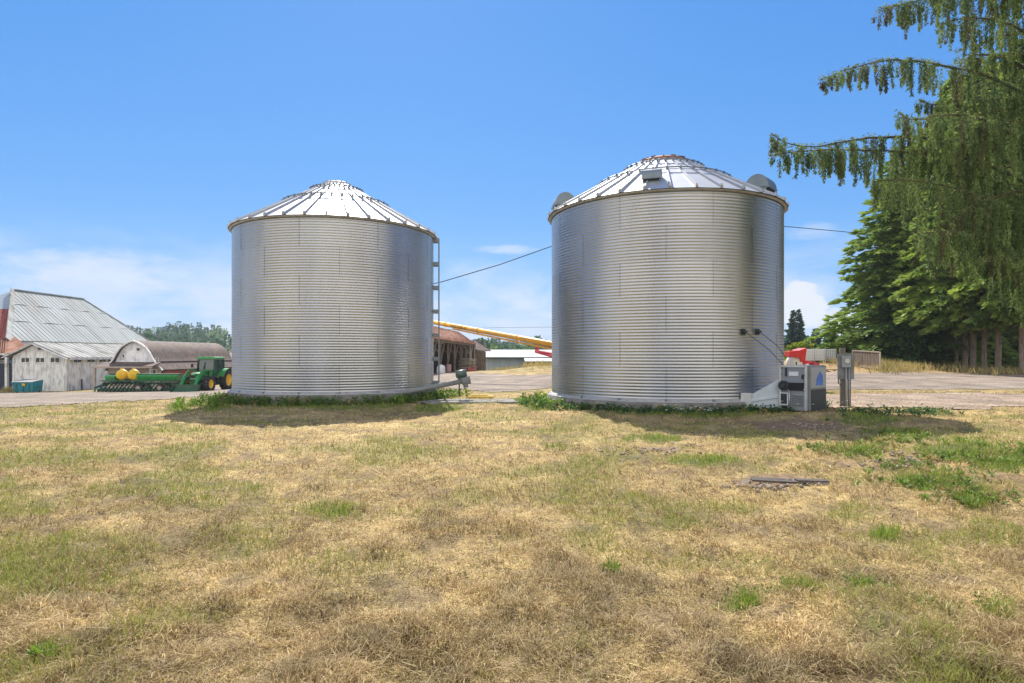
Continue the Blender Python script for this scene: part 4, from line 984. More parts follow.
k = MB()
for x in (-2.4, -1.6, -.8): k.box((x, 0, .95), (.08, .9, .3))
k.build('tank_cradle', 'dark_green', sd)
k = MB()
for i in range(12): x = -3.3 + i * .2; k.tube([(x, -.3, 1.0), (x + .05, -.6, .85), (x, -.8, .5)], .025, 5)
k.build('seed_hose', 'black', sd)

# ------------------------------------------------------------------ leaf cards
def cards(p, d, l, w, roll=None, rng=RNG):
    """kite quads: base point, direction, length, half width"""
    n = len(p); d = d / (np.linalg.norm(d, axis=1, keepdims=True) + 1e-9)
    u = rng.standard_normal((n, 3)); 
    if roll is not None: u = u * roll + np.array((0, 0, 1.0))
    s_ = np.cross(d, u); s_ /= np.linalg.norm(s_, axis=1, keepdims=True) + 1e-9
    l = np.broadcast_to(l, n)[:, None]; w = np.broadcast_to(w, n)[:, None]
    m_ = p + d * l * .45
    V = np.stack([p, m_ + s_ * w, p + d * l, m_ - s_ * w], 1).reshape(-1, 3)
    return V, np.arange(n * 4).reshape(n, 4)

def fir_mesh(name, H, R, base, seed, nb=170, per=80, cl=.5, light=(.30, .41, .07), dark=(.14, .22, .05), droop=.28):
    rng = np.random.default_rng(seed); PV = []; PD = []; PC = []; PL = []
    for i in range(nb):
        f = (i + rng.random()) / nb; z = base + (H - base) * f ** 1.15
        fr = (z - base) / (H - base)
        L_ = R * (1 - fr) ** .75 * (.62 + .5 * rng.random()) * min(1, .62 + fr * 4) + .25
        a = i * 2.39996 + rng.normal() * .25
        n_ = max(10, int(per * (L_ / R) ** 1.1))
        t = rng.random(n_) ** .65; t = .12 + .88 * t
        s_ = rng.uniform(-1, 1, n_); wd = .34 * L_ * np.minimum(1, 1.7 * (1.03 - t)) * (.4 + .6 * t)
        up = rng.uniform(.05, .28)
        dr = np.array((math.cos(a), math.sin(a), 0)); pr = np.array((-math.sin(a), math.cos(a), 0))
        zz = z + L_ * (up * t - (droop + up * .6) * t ** 2) - .25 * np.abs(s_) * wd + rng.normal(0, .07, n_)
        P_ = dr * (L_ * t)[:, None] + pr * (s_ * wd)[:, None]; P_[:, 2] = zz
        D_ = dr * .75 + pr * (np.sign(s_) * (.25 + .7 * np.abs(s_)))[:, None] + np.array((0, 0, -.22)) + rng.normal(0, .22, (n_, 3))
        mixb = np.clip(rng.normal(.45, .28), 0, 1)
        m_ = np.clip(mixb + rng.normal(0, .22, n_), 0, 1)[:, None]
        PV.append(P_); PD.append(D_); PC.append(np.array(light) * m_ + np.array(dark) * (1 - m_)); PL.append(cl * rng.uniform(.55, 1.25, n_))
    P_ = np.concatenate(PV); D_ = np.concatenate(PD); C_ = np.concatenate(PC); L_ = np.concatenate(PL)
    return cards(P_, D_, L_, L_ * .25, 1.5, rng), C_

def add_fir(mesh_src, label, group, loc, scale, rz, trunk_r, name='fir_tree', cat='tree'):
    root = thing(name, label, cat, loc, rz, group); root.scale = scale
    (crown, trunk) = mesh_src
    for nm, me in (('crown', crown), ('trunk', trunk)):
        o = bpy.data.objects.new(nm, me); COL.objects.link(o); o.parent = root
    return root
def make_fir_src(H, R, base, seed, tr_, **kw):
    (V, Q), C_ = fir_mesh('c', H, R, base, seed, **kw)
    c = npmesh('crown', V, Q, 'leaf_fir', face_col=C_)
    k = MB(); rng = random.Random(seed)
    k.tube([(0, 0, -.6), (0, 0, .0), (rng.uniform(-.05, .05), 0, .6), (0, rng.uniform(-.08, .08), base + 2), (0, 0, H * .6), (0, 0, H * .97)], [tr_ * 1.5, tr_ * 1.25, tr_, tr_ * .9, tr_ * .5, .03], 12)
    for i in range(26):
        z = 1.8 + rng.random() * (base + 3); a = rng.random() * 6.28; l_ = rng.uniform(.5, 1.7)
        k.tube([(0, 0, z), (math.cos(a) * l_, math.sin(a) * l_, z - .12 * l_)], [.035, .008], 5)
    t = k.build('trunk', 'bark')
    r = (c.data, t.data); bpy.data.objects.remove(c); bpy.data.objects.remove(t); return r
FS = [make_fir_src(23, 5.4, 3.7, 5, .19, nb=260, per=130, cl=.60), make_fir_src(22, 5.0, 3.9, 15, .20, nb=280, per=140, cl=.6, light=(.37, .46, .08), dark=(.17, .25, .052)),
      make_fir_src(24, 5.2, 3.6, 25, .17, nb=290, per=140, cl=.62, light=(.28, .38, .07), dark=(.13, .20, .048))]
FD = make_fir_src(22.5, 6.0, .7, 35, .19, nb=280, per=130, cl=.62, light=(.29, .40, .07), dark=(.13, .21, .05))
rowt = [(1022, 43.0, 0, 1.0, 'fir trunk at the right end of the row of tall firs'), (998.6, 44.8, 1, 1.0, 'fir with a thick ridged trunk second from the right end of the row'), (984, 46, 2, .96, 'fir with a straight dark trunk third from the right end of the row'),
        (973, 47.2, 0, .95, 'fir fourth from the right end of the row beyond the gravel'), (964.5, 48.6, 1, 1.02, 'slim fir in the middle of the row beyond the gravel'), (955.5, 50, 2, .97, 'fir left of the slim fir in the middle of the row'),
        (945.5, 52, 0, .95, 'fir right of the bushy gap in the row of firs'), (928, 54.5, 1, .93, 'fir with a bare lower trunk at the left end of the open trunks'), ]
for i, (px, d, s_, sc_, lab) in enumerate(rowt):
    x = (px - HX) / F * d
    add_fir(FS[s_], lab, 'tall firs in the row beyond the gravel', (x, d, tz(x, d)), (1, 1, sc_), i * 1.7, .34)
for i, (px, d, sc_, lab) in enumerate(((903, 54.5, .84, 'broad fir with branches to the ground at the left end of the row'), (925, 61, 1.02, 'tall fir standing behind the broad leftmost fir'), (936, 64, 1.08, 'tall fir in the back rank behind the row of trunks'), (966, 62, 1.2, 'fir in the back rank behind the middle of the row'), (1012, 60, 1.1, 'fir in the back rank behind the right end of the row'))):
    x = (px - HX) / F * d
    add_fir(FD, lab, 'low branched firs of the row', (x, d, tz(x, d) - .1), ((1.22 if i == 0 else sc_ * .97), (1.22 if i == 0 else sc_ * .97), sc_), i * 2.3 + .4, .34)
# bluish lone trees behind the right bin
FB = make_fir_src(10.5, 2.5, .4, 45, .16, nb=150, per=60, cl=.7, light=(.07, .13, .09), dark=(.035, .075, .06))
for i, (px, d, s_, lab) in enumerate(((796, 112, 1.0, 'dark bluish conifer rising beside the right bin far behind the totes'), (816, 122, .74, 'smaller bluish conifer far behind the totes at the edge of the firs'))):
    x = (px - HX) / F * d; add_fir(FB, lab, 'far bluish conifers', (x, d, tz(x, d)), (s_, s_, s_), i, .2)

def bush(name, label, cat, loc, r, h, n, light, dark, seed, l=.3, group=None):
    rng = np.random.default_rng(seed); nc = 26
    ctr = rng.uniform(-1, 1, (nc, 3)); ctr[:, 2] = rng.random(nc); ctr[:, :2] *= (1.05 - .55 * ctr[:, 2:3] ** 2) * .85; cr = rng.uniform(.18, .42, nc)
    i = rng.integers(0, nc, n); u = rng.standard_normal((n, 3)); u /= np.linalg.norm(u, axis=1, keepdims=True)
    P_ = ctr[i] + u * cr[i][:, None] * rng.random((n, 1)) ** .4
    P_ = P_ * np.array((r, r, h)); P_[:, 2] = np.maximum(P_[:, 2], .03)
    D_ = u + np.array((0, 0, .4)) + rng.normal(0, .5, (n, 3)); ll = l * rng.uniform(.5, 1.3, n)
    m_ = np.clip(rng.normal(.5, .3, n), 0, 1)[:, None]
    root = thing(name, label, cat, loc, 0, group)
    V, Q = cards(P_, D_, ll, ll * .36, .8, rng)
    npmesh('foliage', V, Q, 'leaf_bush', root, face_col=np.array(light) * m_ + np.array(dark) * (1 - m_))
    k = MB()
    for j in range(7): c = ctr[j] * (r * .8, r * .8, h * .9); k.tube([(c[0] * .1, c[1] * .1, -.05), (c[0] * .6, c[1] * .6, c[2] * .5), tuple(c)], [.05, .035, .01], 6)
    k.build('stem', 'bark', root)
    return root
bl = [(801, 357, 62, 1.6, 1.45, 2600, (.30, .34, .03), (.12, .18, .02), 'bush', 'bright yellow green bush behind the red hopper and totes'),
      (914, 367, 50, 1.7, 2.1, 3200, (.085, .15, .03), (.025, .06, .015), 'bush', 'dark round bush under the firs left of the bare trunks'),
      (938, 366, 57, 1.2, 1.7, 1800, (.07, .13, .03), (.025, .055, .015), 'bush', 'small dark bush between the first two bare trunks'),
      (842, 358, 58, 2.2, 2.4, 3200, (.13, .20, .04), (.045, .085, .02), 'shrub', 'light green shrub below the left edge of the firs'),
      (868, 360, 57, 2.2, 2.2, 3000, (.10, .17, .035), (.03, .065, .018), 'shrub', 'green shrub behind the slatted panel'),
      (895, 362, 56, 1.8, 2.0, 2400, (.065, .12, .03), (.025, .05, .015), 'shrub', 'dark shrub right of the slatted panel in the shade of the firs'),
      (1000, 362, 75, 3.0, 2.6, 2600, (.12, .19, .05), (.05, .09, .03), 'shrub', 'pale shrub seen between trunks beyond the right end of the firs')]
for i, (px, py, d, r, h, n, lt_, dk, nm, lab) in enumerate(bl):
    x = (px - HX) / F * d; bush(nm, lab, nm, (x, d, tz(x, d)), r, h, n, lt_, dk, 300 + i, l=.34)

# ------------------------------------------------------------------ the big weeping spruce on the right
def spruce():
    rng = np.random.default_rng(77)
    TX, TY = 16.2, 18.5; z0 = tz(TX, TY)
    root = thing('weeping_spruce', 'big weeping spruce with long hanging twigs at the right edge', 'tree', (TX, TY, z0))
    off = np.array((TX, TY, z0)); BRN = []
    ex = [([(1066, -55), (1000, -24), (940, -7), (905, 4), (878, 10)], (18.5, 17.5), (10, 44)), ([(1066, 118), (1000, 80), (960, 68), (920, 60), (880, 60), (850, 68), (822, 79)], (18.5, 17.3), (7, 40)),
          ([(1066, 205), (1000, 168), (950, 154), (900, 151), (850, 150), (800, 150), (769, 156)], (18.5, 16.8), (7, 48)), ([(960, 140), (900, 136), (860, 139), (808, 149), (784, 143), (771, 133)], (17.8, 17.2), (6, 30)),
          ([(1066, 168), (1020, 137), (985, 119), (955, 113), (925, 118), (905, 122), (898, 112)], (18.5, 16.5), (12, 62)), ([(1030, 70), (1000, 57), (978, 53), (958, 62)], (18.4, 18), (6, 22)),
          ([(1066, 262), (1000, 205), (950, 186), (905, 178), (872, 182)], (18.5, 16.4), (16, 66)), ([(1066, 300), (1000, 245), (960, 230), (918, 234)], (18.5, 16), (12, 48)),
          ([(1066, 300), (1030, 268), (1000, 256), (975, 264)], (18.5, 16.2), (10, 30)), ([(1066, 60), (1010, 22), (965, 16), (938, 26)], (18.5, 17.8), (12, 44)), ([(1066, 95), (1015, 100), (965, 96), (935, 108), (918, 100)], (18.5, 19.2), (8, 30)),
          ([(1066, 10), (1010, -18), (960, -14), (930, 0)], (18.5, 18.5), (12, 40)), ([(1066, 235), (1010, 180), (960, 168), (915, 175), (890, 190)], (18.5, 18.5), (16, 60)), ([(1066, 215), (1020, 190), (985, 200), (940, 225)], (18.5, 17), (16, 60)),
          ([(1066, 140), (1020, 118), (985, 130), (950, 150)], (18.5, 17.6), (16, 56)), ([(1066, 270), (1030, 240), (985, 245), (930, 258)], (18.5, 17.4), (10, 34))]
    for pts, (da, db), hang in ex:
        n_ = len(pts); P_ = [np.array(at(px, py, da + (db - da) * i / (n_ - 1))) - off for i, (px, py) in enumerate(pts)]
        BRN.append((P_, np.linspace(hang[1], hang[0], n_) / 34.0, True))
    for i in range(86):
        z = 5.4 + (i / 86) ** .9 * 15.5; a = i * 2.39996 + rng.normal() * .3
        lim = 4.6 if math.cos(a) < -.25 else 6.2
        if math.cos(a) < -.25 and math.sin(a) < 0: lim = 4.3
        L_ = lim * (1 - z / 27) ** .7 * rng.uniform(.75, 1.05)
        P_ = []
        for t in np.linspace(0, 1, 6):
            P_.append(np.array((math.cos(a) * L_ * t, math.sin(a) * L_ * t, z + L_ * (.12 * t - .35 * t * t + .10 * t ** 4))))
        BRN.append((P_, np.linspace(1.15, .25, 6) * rng.uniform(.7, 1.2), False))
    k = MB(); kb = MB(); PV = []; PD = []; PC = []; PL = []
    k.tube([(0, 0, -.5), (0, 0, .3), (.05, 0, 5), (0, .05, 12), (0, 0, 21)], [.62, .48, .40, .25, .05], 16)
    for P_, hg, expl in BRN:
        P_ = np.array(P_); seg = np.linalg.norm(np.diff(P_, axis=0), axis=1); cum = np.r_[0, np.cumsum(seg)]; L_ = cum[-1]
        def pos(s_): return np.stack([np.interp(s_, cum, P_[:, j]) for j in range(3)], -1)
        # smoother path: resample and relax
        ss = np.linspace(0, L_, 22); pp = pos(ss)
        for _ in range(3): pp[1:-1] = (pp[:-2] + 2 * pp[1:-1] + pp[2:]) / 4
        pp[1:-1] += rng.normal(0, .012, pp[1:-1].shape)
        kb.tube(list(pp), list(np.linspace(.05 if expl else .04, .008, 22)), 6)
        cum2 = np.r_[0, np.cumsum(np.linalg.norm(np.diff(pp, axis=0), axis=1))]; LL = cum2[-1]
        def pos2(s_): return np.stack([np.interp(s_, cum2, pp[:, j]) for j in range(3)], -1)
        nh = int(LL * (15 if expl else 12)); hs = np.sort(rng.random(nh)) * LL
        for s_ in hs:
            f = s_ / LL
            if rng.random() < .05: continue
            p0 = pos2(np.array([s_]))[0]
            lat = rng.normal(0, .16 + .30 * (1 - f)) * (1.0 if not expl else .8); p0 = p0 + np.array((rng.normal(0, .03), lat, -.02 - abs(lat) * .15))
            hl = (hg[-1] + (hg[0] - hg[-1]) * (1 - f) ** (.62 if expl else 1)) * rng.uniform(.55, 1.1)
            if rng.random() < .15: hl *= .4
            sway = rng.normal(0, .06, 3); hl *= 1.18; n_ = int(20 + hl * (190 if expl else 95))
            t = rng.random(n_) ** .9
            q_ = p0 + np.array((sway[0], sway[1], 0)) * t[:, None] * hl + np.array((0, 0, -1.0)) * (t * hl)[:, None]
            wd = .062 * (1.1 - .75 * t); q_[:, :2] += rng.normal(0, 1, (n_, 2)) * wd[:, None] * .6
            d_ = np.c_[rng.normal(0, .5, n_), rng.normal(0, .5, n_), -rng.uniform(.5, 1.4, n_)]
            tone = np.clip(rng.normal(.5, .3), 0, 1); m_ = np.clip(tone + rng.normal(0, .2, n_), 0, 1)[:, None]
            c_ = np.array((.25, .33, .11)) * m_ + np.array((.06, .105, .045)) * (1 - m_)
            dead = rng.random() < (.26 * f ** 1.5 if expl else .05)
            if dead: c_ = c_ * .35 + np.array((.12, .08, .055)) * .65
            PV.append(q_); PD.append(d_); PC.append(c_); PL.append(rng.uniform(.035, .10, n_))
        # short tufts along the top of the branch
        n_ = int(LL * 120); s_ = rng.random(n_) * LL; q_ = pos2(s_) + rng.normal(0, .04, (n_, 3)); d_ = np.c_[rng.normal(-.3, .7, n_), rng.normal(0, .7, n_), rng.uniform(-.5, .35, n_)]
        PV.append(q_); PD.append(d_); PC.append(np.tile((.17, .21, .07), (n_, 1)) * rng.uniform(.6, 1.5, (n_, 1))); PL.append(rng.uniform(.06, .14, n_))
    P_ = np.concatenate(PV); D_ = np.concatenate(PD); C_ = np.concatenate(PC); l_ = np.concatenate(PL)
    V, Q = cards(P_, D_, l_, l_ * .10 + .006, None, rng)
    npmesh('crown', V, Q, 'leaf_spruce', root, face_col=C_)
    k.build('trunk', 'bark', root); kb.build('branches', 'limb_bark', root)
    print('spruce cards', len(l_))
spruce()

# ------------------------------------------------------------------ far hills and forest
def hill_h(x, y):
    r = np.hypot(x, y); az = np.degrees(np.arctan2(x, y))
    return -4 + sst(330, 640, r) * (17 * np.exp(-((az + 27) / 8.5) ** 2) + 5 * np.exp(-((az + 2) / 9) ** 2) + 3) * (.8 + .4 * fbm(x * .01, y * .01, 61))
az = np.radians(np.arange(-75, 76, 1.0)); rr2 = np.array([250, 300, 350, 400, 450, 500, 550, 600, 660, 720, 800, 900, 1000])
A_, R_ = np.meshgrid(az, rr2, indexing='ij'); hx, hy = (R_ * np.sin(A_)).ravel(), (R_ * np.cos(A_)).ravel()
hz = hill_h(hx, hy); ids = np.arange(len(hx)).reshape(A_.shape)
Q = np.stack([ids[:-1, :-1], ids[:-1, 1:], ids[1:, 1:], ids[1:, :-1]], -1).reshape(-1, 4)
tag(npmesh('hills', np.c_[hx, hy, hz], Q, 'hill_floor', smooth=True), 'low wooded hills', 'hills', kind='structure')
def forest():
    rng = np.random.default_rng(5); PV = []; PD = []; PC = []; PL = []
    spots = []
    for i in range(2100):
        a = math.radians(rng.uniform(-44, 44)); r = 270 + 470 * rng.random() ** .8
        if r > 560 and rng.random() < .2: continue
        spots.append((a, r))
    for a in np.radians(np.arange(-8, 46, .62)): spots.append((a + rng.normal(0, .004), rng.uniform(215, 262)))
    for (a, r) in spots:
        x, y = r * math.sin(a), r * math.cos(a); z = max(float(hill_h(np.array([x]), np.array([y]))[0]), -4.5)
        con = rng.random() < .6; H = rng.uniform(8, 15) if con else rng.uniform(6, 11)
        if r < 265: H *= .95
        n_ = 100; t = rng.random(n_)
        if con: rad = H * .20 * (1 - t) ** .8 + .2; zc = 1 + t * (H - 1)
        else: rad = H * .42 * np.sqrt(np.maximum(.05, 1 - (2 * t - .9) ** 2)); zc = H * (.12 + .88 * t)
        an = rng.random(n_) * 6.283; rj = rad * rng.uniform(.55, 1.1, n_)
        P_ = np.c_[x + rj * np.cos(an), y + rj * np.sin(an), z + zc]
        D_ = np.c_[np.cos(an), np.sin(an), rng.uniform(-.5, .4, n_) if con else rng.uniform(-.3, .9, n_)]
        base = np.array((.055, .115, .05)) if con else np.array((.13, .21, .05)); base = base * rng.uniform(.75, 1.35)
        PV.append(P_); PD.append(D_); PC.append(base * rng.uniform(.7, 1.3, (n_, 1))); PL.append(np.full(n_, H * .15) * rng.uniform(.7, 1.3, n_))
    P_ = np.concatenate(PV); D_ = np.concatenate(PD); l_ = np.concatenate(PL)
    V, Q = cards(P_, D_, l_, l_ * .36, None, rng)
    tag(npmesh('forest', V, Q, 'forest_leaf', face_col=np.concatenate(PC)), 'distant mixed wood on the low hills', 'forest', kind='stuff')
forest()

# ------------------------------------------------------------------ overhead cables
for pts, lab in (([(330, 300, 33.5), (420, 287, 36), (443, 281.5, 36.5), (500, 264.5, 38), (551, 246.5, 39), (668, 227, 43), (786, 226.5, 49), (842, 231.5, 53), (900, 238, 57)], 'black overhead cable sagging behind the bins'), ([(380, 332, 150), (500, 327.5, 120), (560, 327, 115), (700, 331, 110)], 'thin far overhead wire above the yellow auger')):
    W_ = [np.array(at(*p)) for p in pts]; k = MB(); k.tube(W_, .028 if len(pts) > 5 else .03, 6); o = k.build('overhead_cable', 'cable'); tag(o, lab, 'cable')

# ------------------------------------------------------------------ grass, weeds, stones
def grass():
    rng = np.random.default_rng(99); n = 470000
    py = 396 + (760 - 396) * rng.random(n) ** 1.15; px = rng.uniform(-170, 1194, n)
    d = F * EYE / (py - HY); x = (px - HX) / F * d; y = d
    nm = fbm(x * 2.2, y * 2.2, 131, 4); tuft = sst(.42, .68, fbm(x * 3.2, y * 3.2, 301, 3))
    gv = np.maximum(gravel_mask(x, y), strip_mask(x, y)); ppx, ppy = pix(x, y)
    g = green_mask(x, y, ppx, ppy); dm = dirt_mask(x, y, ppx, ppy)
    inb = (np.hypot(x - bin1c[0], y - bin1c[1]) < BR + .2) | (np.hypot(x - bin2c[0], y - bin2c[1]) < BR + .2)
    bare = sst(.56, .74, fbm(x * 2.7, y * 2.7, 555, 3)) * .8
    keep = (rng.random(n) > gv * 1.1) & (rng.random(n) > dm * .93) & (rng.random(n) > bare) & ~inb
    x, y, d, g, tuft, nm = [q_[keep] for q_ in (x, y, d, g, tuft, nm)]; n = len(x)
    z = ground_z(x, y)
    isg = rng.random(n) < np.clip(g * 1.05, .05, .92)
    hgt = np.where(isg, rng.uniform(.02, .07, n) * (1 + 1.1 * g), rng.uniform(.010, .045, n) * (.5 + 1.7 * tuft))
    lean = np.where(isg, rng.uniform(.1, .9, n), rng.uniform(.5, 2.8, n) * (1.3 - .75 * tuft) * np.where(rng.random(n) < .05, 2.4, 1.0))
    a = rng.random(n) * 6.283
    # swathes of cut straw lie in loosely shared directions
    sw = fbm(x * 1.6, y * 1.6, 401, 3) * 14; a = np.where(isg | (rng.random(n) < .72), a, sw + rng.normal(0, .5, n))
    wd = np.maximum(.0016 * rng.uniform(.7, 1.8, n), .00042 * d) * np.where(isg, 1.25, 1.0)
    dx, dy = np.cos(a), np.sin(a); sx, sy = -dy, dx
    run = hgt * lean
    base = np.c_[x, y, z - .006]
    lift = np.where(isg, 0, rng.random(n) ** 2 * .03)
    base[:, 2] += lift
    m1 = base + np.c_[dx * run * .45, dy * run * .45, hgt * .62]
    tip = base + np.c_[dx * run + rng.normal(0, .012, n), dy * run + rng.normal(0, .012, n), hgt * np.where(isg, 1.0, rng.uniform(.2, 1.1, n))]
    s3 = np.c_[sx, sy, rng.normal(0, .4, n)] * wd[:, None]
    V = np.stack([base - s3, base + s3, m1 + s3 * .85, m1 - s3 * .85, tip + s3 * .15, tip - s3 * .15], 1).reshape(-1, 3)
    i0 = np.arange(n) * 6
    Q = np.concatenate([np.stack([i0, i0 + 1, i0 + 2, i0 + 3], -1), np.stack([i0 + 3, i0 + 2, i0 + 4, i0 + 5], -1)])
    t = rng.random((n, 1)); u = nm[:, None]
    straw = np.array((.70, .555, .285)) * t + np.array((.31, .215, .095)) * (1 - t)
    straw = straw * (.32 + 1.2 * u)
    br = (rng.random((n, 1)) < .28); straw = np.where(br, straw * np.array((.55, .48, .45)), straw)
    olive = np.array((.36, .32, .10)); grn = np.array((.17, .27, .035)) * rng.uniform(.6, 1.35, (n, 1)) + np.array((.06, .03, 0)) * rng.random((n, 1))
    mixg = np.clip(g[:, None] * 1.25 - .12 + rng.normal(0, .25, (n, 1)), 0, 1)
    gc_ = olive * (1 - mixg) + grn * mixg
    c = np.where(isg[:, None], gc_, straw)
    o = npmesh('grass', V, Q, 'grass_blade', face_col=np.concatenate([c, c]))
    tag(o, 'dry mown straw and green grass blades', 'grass', kind='stuff')
grass()
def weeds():
    rng = np.random.default_rng(123); PX = []
    def ring(c, a0, a1, n, w0=.1, w1=1.0):
        a = rng.uniform(a0, a1, n); r = BR + .22 + w0 + (w1 - w0) * rng.random(n) ** 1.6; return np.c_[c[0] + r * np.cos(a), c[1] + r * np.sin(a)]
    cl = [(ring(bin1c, -PI * .93, .12, 620, .05, .9), .28, 0), (ring(bin2c, -PI * 1.05, -.05, 760, .05, 1.2), .19, 1), (ring(bin2c, -PI * 1.12, -PI * .84, 80, .02, 1.3), .30, 2), (ring(bin1c, -.9, .2, 110, .05, 1.6), .34, 2)]
    def pb_(L_, n, h, t):
        out = []
        for (px, py, rx, ry) in L_:
            qx = px + rng.normal(0, rx * .5, n); qy = py + rng.normal(0, ry * .5, n); dd = F * EYE / np.maximum(qy - HY, 12)
            X = (qx - HX) / F * dd; Y = dd
            for _ in range(6): Y = F * (EYE - terr(X, Y)) / np.maximum(qy - HY, 12); X = (qx - HX) / F * Y
            out.append(np.c_[X, Y])
        cl.append((np.concatenate(out), h, t))
    pb_([(178, 408, 7, 2), (192, 407, 8, 3), (213, 406, 7, 2)], 20, .30, 2)
    pb_([(985, 460, 75, 10), (1010, 455, 45, 14), (920, 466, 60, 8), (935, 484, 60, 7), (890, 442, 70, 7), (970, 500, 45, 9), (850, 452, 60, 6)], 75, .085, 3)
    pb_([(800, 407, 45, 4), (865, 413, 40, 4), (925, 413, 30, 3)], 90, .15, 1)
    pb_([(612, 571, 7, 4), (46, 656, 10, 3)], 12, .04, 2)
    pb_([(805, 470, 22, 6), (700, 465, 60, 6), (640, 437, 44, 4), (740, 604, 30, 12), (800, 594, 40, 10), (862, 585, 25, 9), (330, 510, 60, 12), (390, 470, 70, 10), (190, 500, 60, 8), (560, 445, 30, 5), (960, 610, 60, 20)], 34, .055, 4)
    PV = []; PD = []; PC = []; PL = []; PW = []
    for P_, h, ty in cl:
        for (x, y) in P_:
            z = float(ground_z(np.array([x]), np.array([y]))[0]); hh = h * rng.uniform(.4, 1.3)
            n_ = int(14 + 46 * hh); t = rng.random(n_)
            a = rng.random(n_) * 6.283; sp_ = rng.uniform(.03, .30) * hh + .02
            q_ = np.c_[x + np.cos(a) * sp_ * t, y + np.sin(a) * sp_ * t, z + t * hh * .85]
            d_ = np.c_[np.cos(a), np.sin(a), rng.uniform(.1, 1.5, n_)]
            col = {0: (.10, .17, .035), 1: (.055, .12, .035), 2: (.15, .25, .03), 3: (.15, .22, .04), 4: (.16, .22, .04)}[ty]; col = np.array(col) * rng.uniform(.65, 1.4)
            if rng.random() < (.25 if ty >= 3 else .12): col = np.array((.33, .27, .10))
            PV.append(q_); PD.append(d_); PC.append(np.tile(col, (n_, 1)) * rng.uniform(.75, 1.25, (n_, 1))); l_ = rng.uniform(.03, .15, n_) * (.5 + hh * 1.6) * rng.uniform(.6, 1.15) * (.42 if ty == 4 else 1.0); PL.append(l_); PW.append(l_ * rng.uniform(.12, .32))
    # little white and yellow flowers
    for (px, py, n, rx, ry) in ((690, 411, 16, 14, 2), (712, 408, 8, 8, 1.5), (800, 403, 18, 24, 3), (872, 404, 8, 16, 2)):
        for _ in range(n):
            qx, qy = px + rng.normal(0, rx), py + rng.normal(0, ry); Y = F * (EYE - .3) / max(qy - HY, 20); X = (qx - HX) / F * Y
            if np.hypot(X - bin2c[0], Y - bin2c[1]) < BR + .3: Y = bin2c[1] - math.sqrt(max(0, (BR + .4) ** 2 - (X - bin2c[0]) ** 2)) if abs(X - bin2c[0]) < BR else Y
            z = tz(X, Y) + rng.uniform(.16, .34); n_ = 5; a = rng.random(n_) * 6.283
            PV.append(np.tile((X, Y, z), (n_, 1))); PD.append(np.c_[np.cos(a), np.sin(a), np.full(n_, .3)]); PC.append(np.tile((.75, .75, .70) if rng.random() < .8 else (.7, .55, .05), (n_, 1))); PL.append(np.full(n_, .05)); PW.append(np.full(n_, .016))
    P_ = np.concatenate(PV); V, Q = cards(P_, np.concatenate(PD), np.concatenate(PL), np.concatenate(PW), .7, rng)
    tag(npmesh('weeds', V, Q, 'leaf_bush', face_col=np.concatenate(PC)), 'green weeds along the footings and across the field', 'weeds', kind='stuff')
weeds()
def tall_dry():
    rng = np.random.default_rng(321); P_ = []
    for (px, d, n, sx, sy) in ((890, 45, 900, 12, 2.0), (905, 44, 500, 12, 1.5), (862, 47.6, 500, 14, 1.0), (540, 66, 700, 12, 4), (505, 93, 300, 8, 2), (1005, 43, 500, 22, 1.5), (950, 46, 400, 25, 1.5), (10, 69, 260, 5, .7), (843, 47.5, 160, 8, 1.2)):
        Y = d + rng.normal(0, sy, n); X = (px + rng.normal(0, sx, n) - HX) / F * Y; P_.append(np.c_[X, Y])
    P_ = np.concatenate(P_); n = len(P_); z = terr(P_[:, 0], P_[:, 1]); q_ = np.c_[P_, z - .02]
    d_ = np.c_[rng.normal(0, .35, n), rng.normal(0, .35, n), np.ones(n)]; l_ = rng.uniform(.25, .8, n); m_ = rng.random((n, 1))
    V, Q = cards(q_, d_, l_, rng.uniform(.012, .035, n), None, rng)
    tag(npmesh('dry_grass', V, Q, 'grass_blade', face_col=np.array((.50, .38, .16)) * m_ + np.array((.24, .22, .07)) * (1 - m_)), 'tall dry grass on the rise and by the buildings', 'grass', kind='stuff')
tall_dry()
def stones():
    rng = np.random.default_rng(55); n = 5200
    x = rng.uniform(9, 30, n); y = rng.uniform(19.5, 28.5, n); k_ = rng.random(n) < strip_mask(x, y); x, y = x[k_], y[k_]
    # bits of broken concrete on the bare patches
    for (px, py, m_) in ((655, 449, 70), (770, 482, 60), (800, 427, 50), (900, 462, 60)):
        qx, qy = px + rng.normal(0, 26, m_), py + rng.normal(0, 3.5, m_); Y = F * (EYE - .12) / (qy - HY); x = np.r_[x, (qx - HX) / F * Y]; y = np.r_[y, Y]
    n = len(x); z = ground_z(x, y) + .015; s_ = rng.uniform(.015, .06, n)
    oc = np.array([(1, 0, 0), (0, 1, 0), (-1, 0, 0), (0, -1, 0), (0, 0, .7), (0, 0, -.6)], float)
    V = (oc[None] * s_[:, None, None] * rng.uniform(.6, 1.3, (n, 6, 1)) + np.c_[x, y, z][:, None]).reshape(-1, 3)
    f_ = np.array([(0, 1, 4), (1, 2, 4), (2, 3, 4), (3, 0, 4), (1, 0, 5), (2, 1, 5), (3, 2, 5), (0, 3, 5)])
    Q = (f_[None] + (np.arange(n) * 6)[:, None, None]).reshape(-1, 3)
    tag(npmesh('gravel_stones', V, Q, 'gravel_stone', k=3), 'loose stones on the gravel strip and bare patches', 'stones', kind='stuff')
stones()

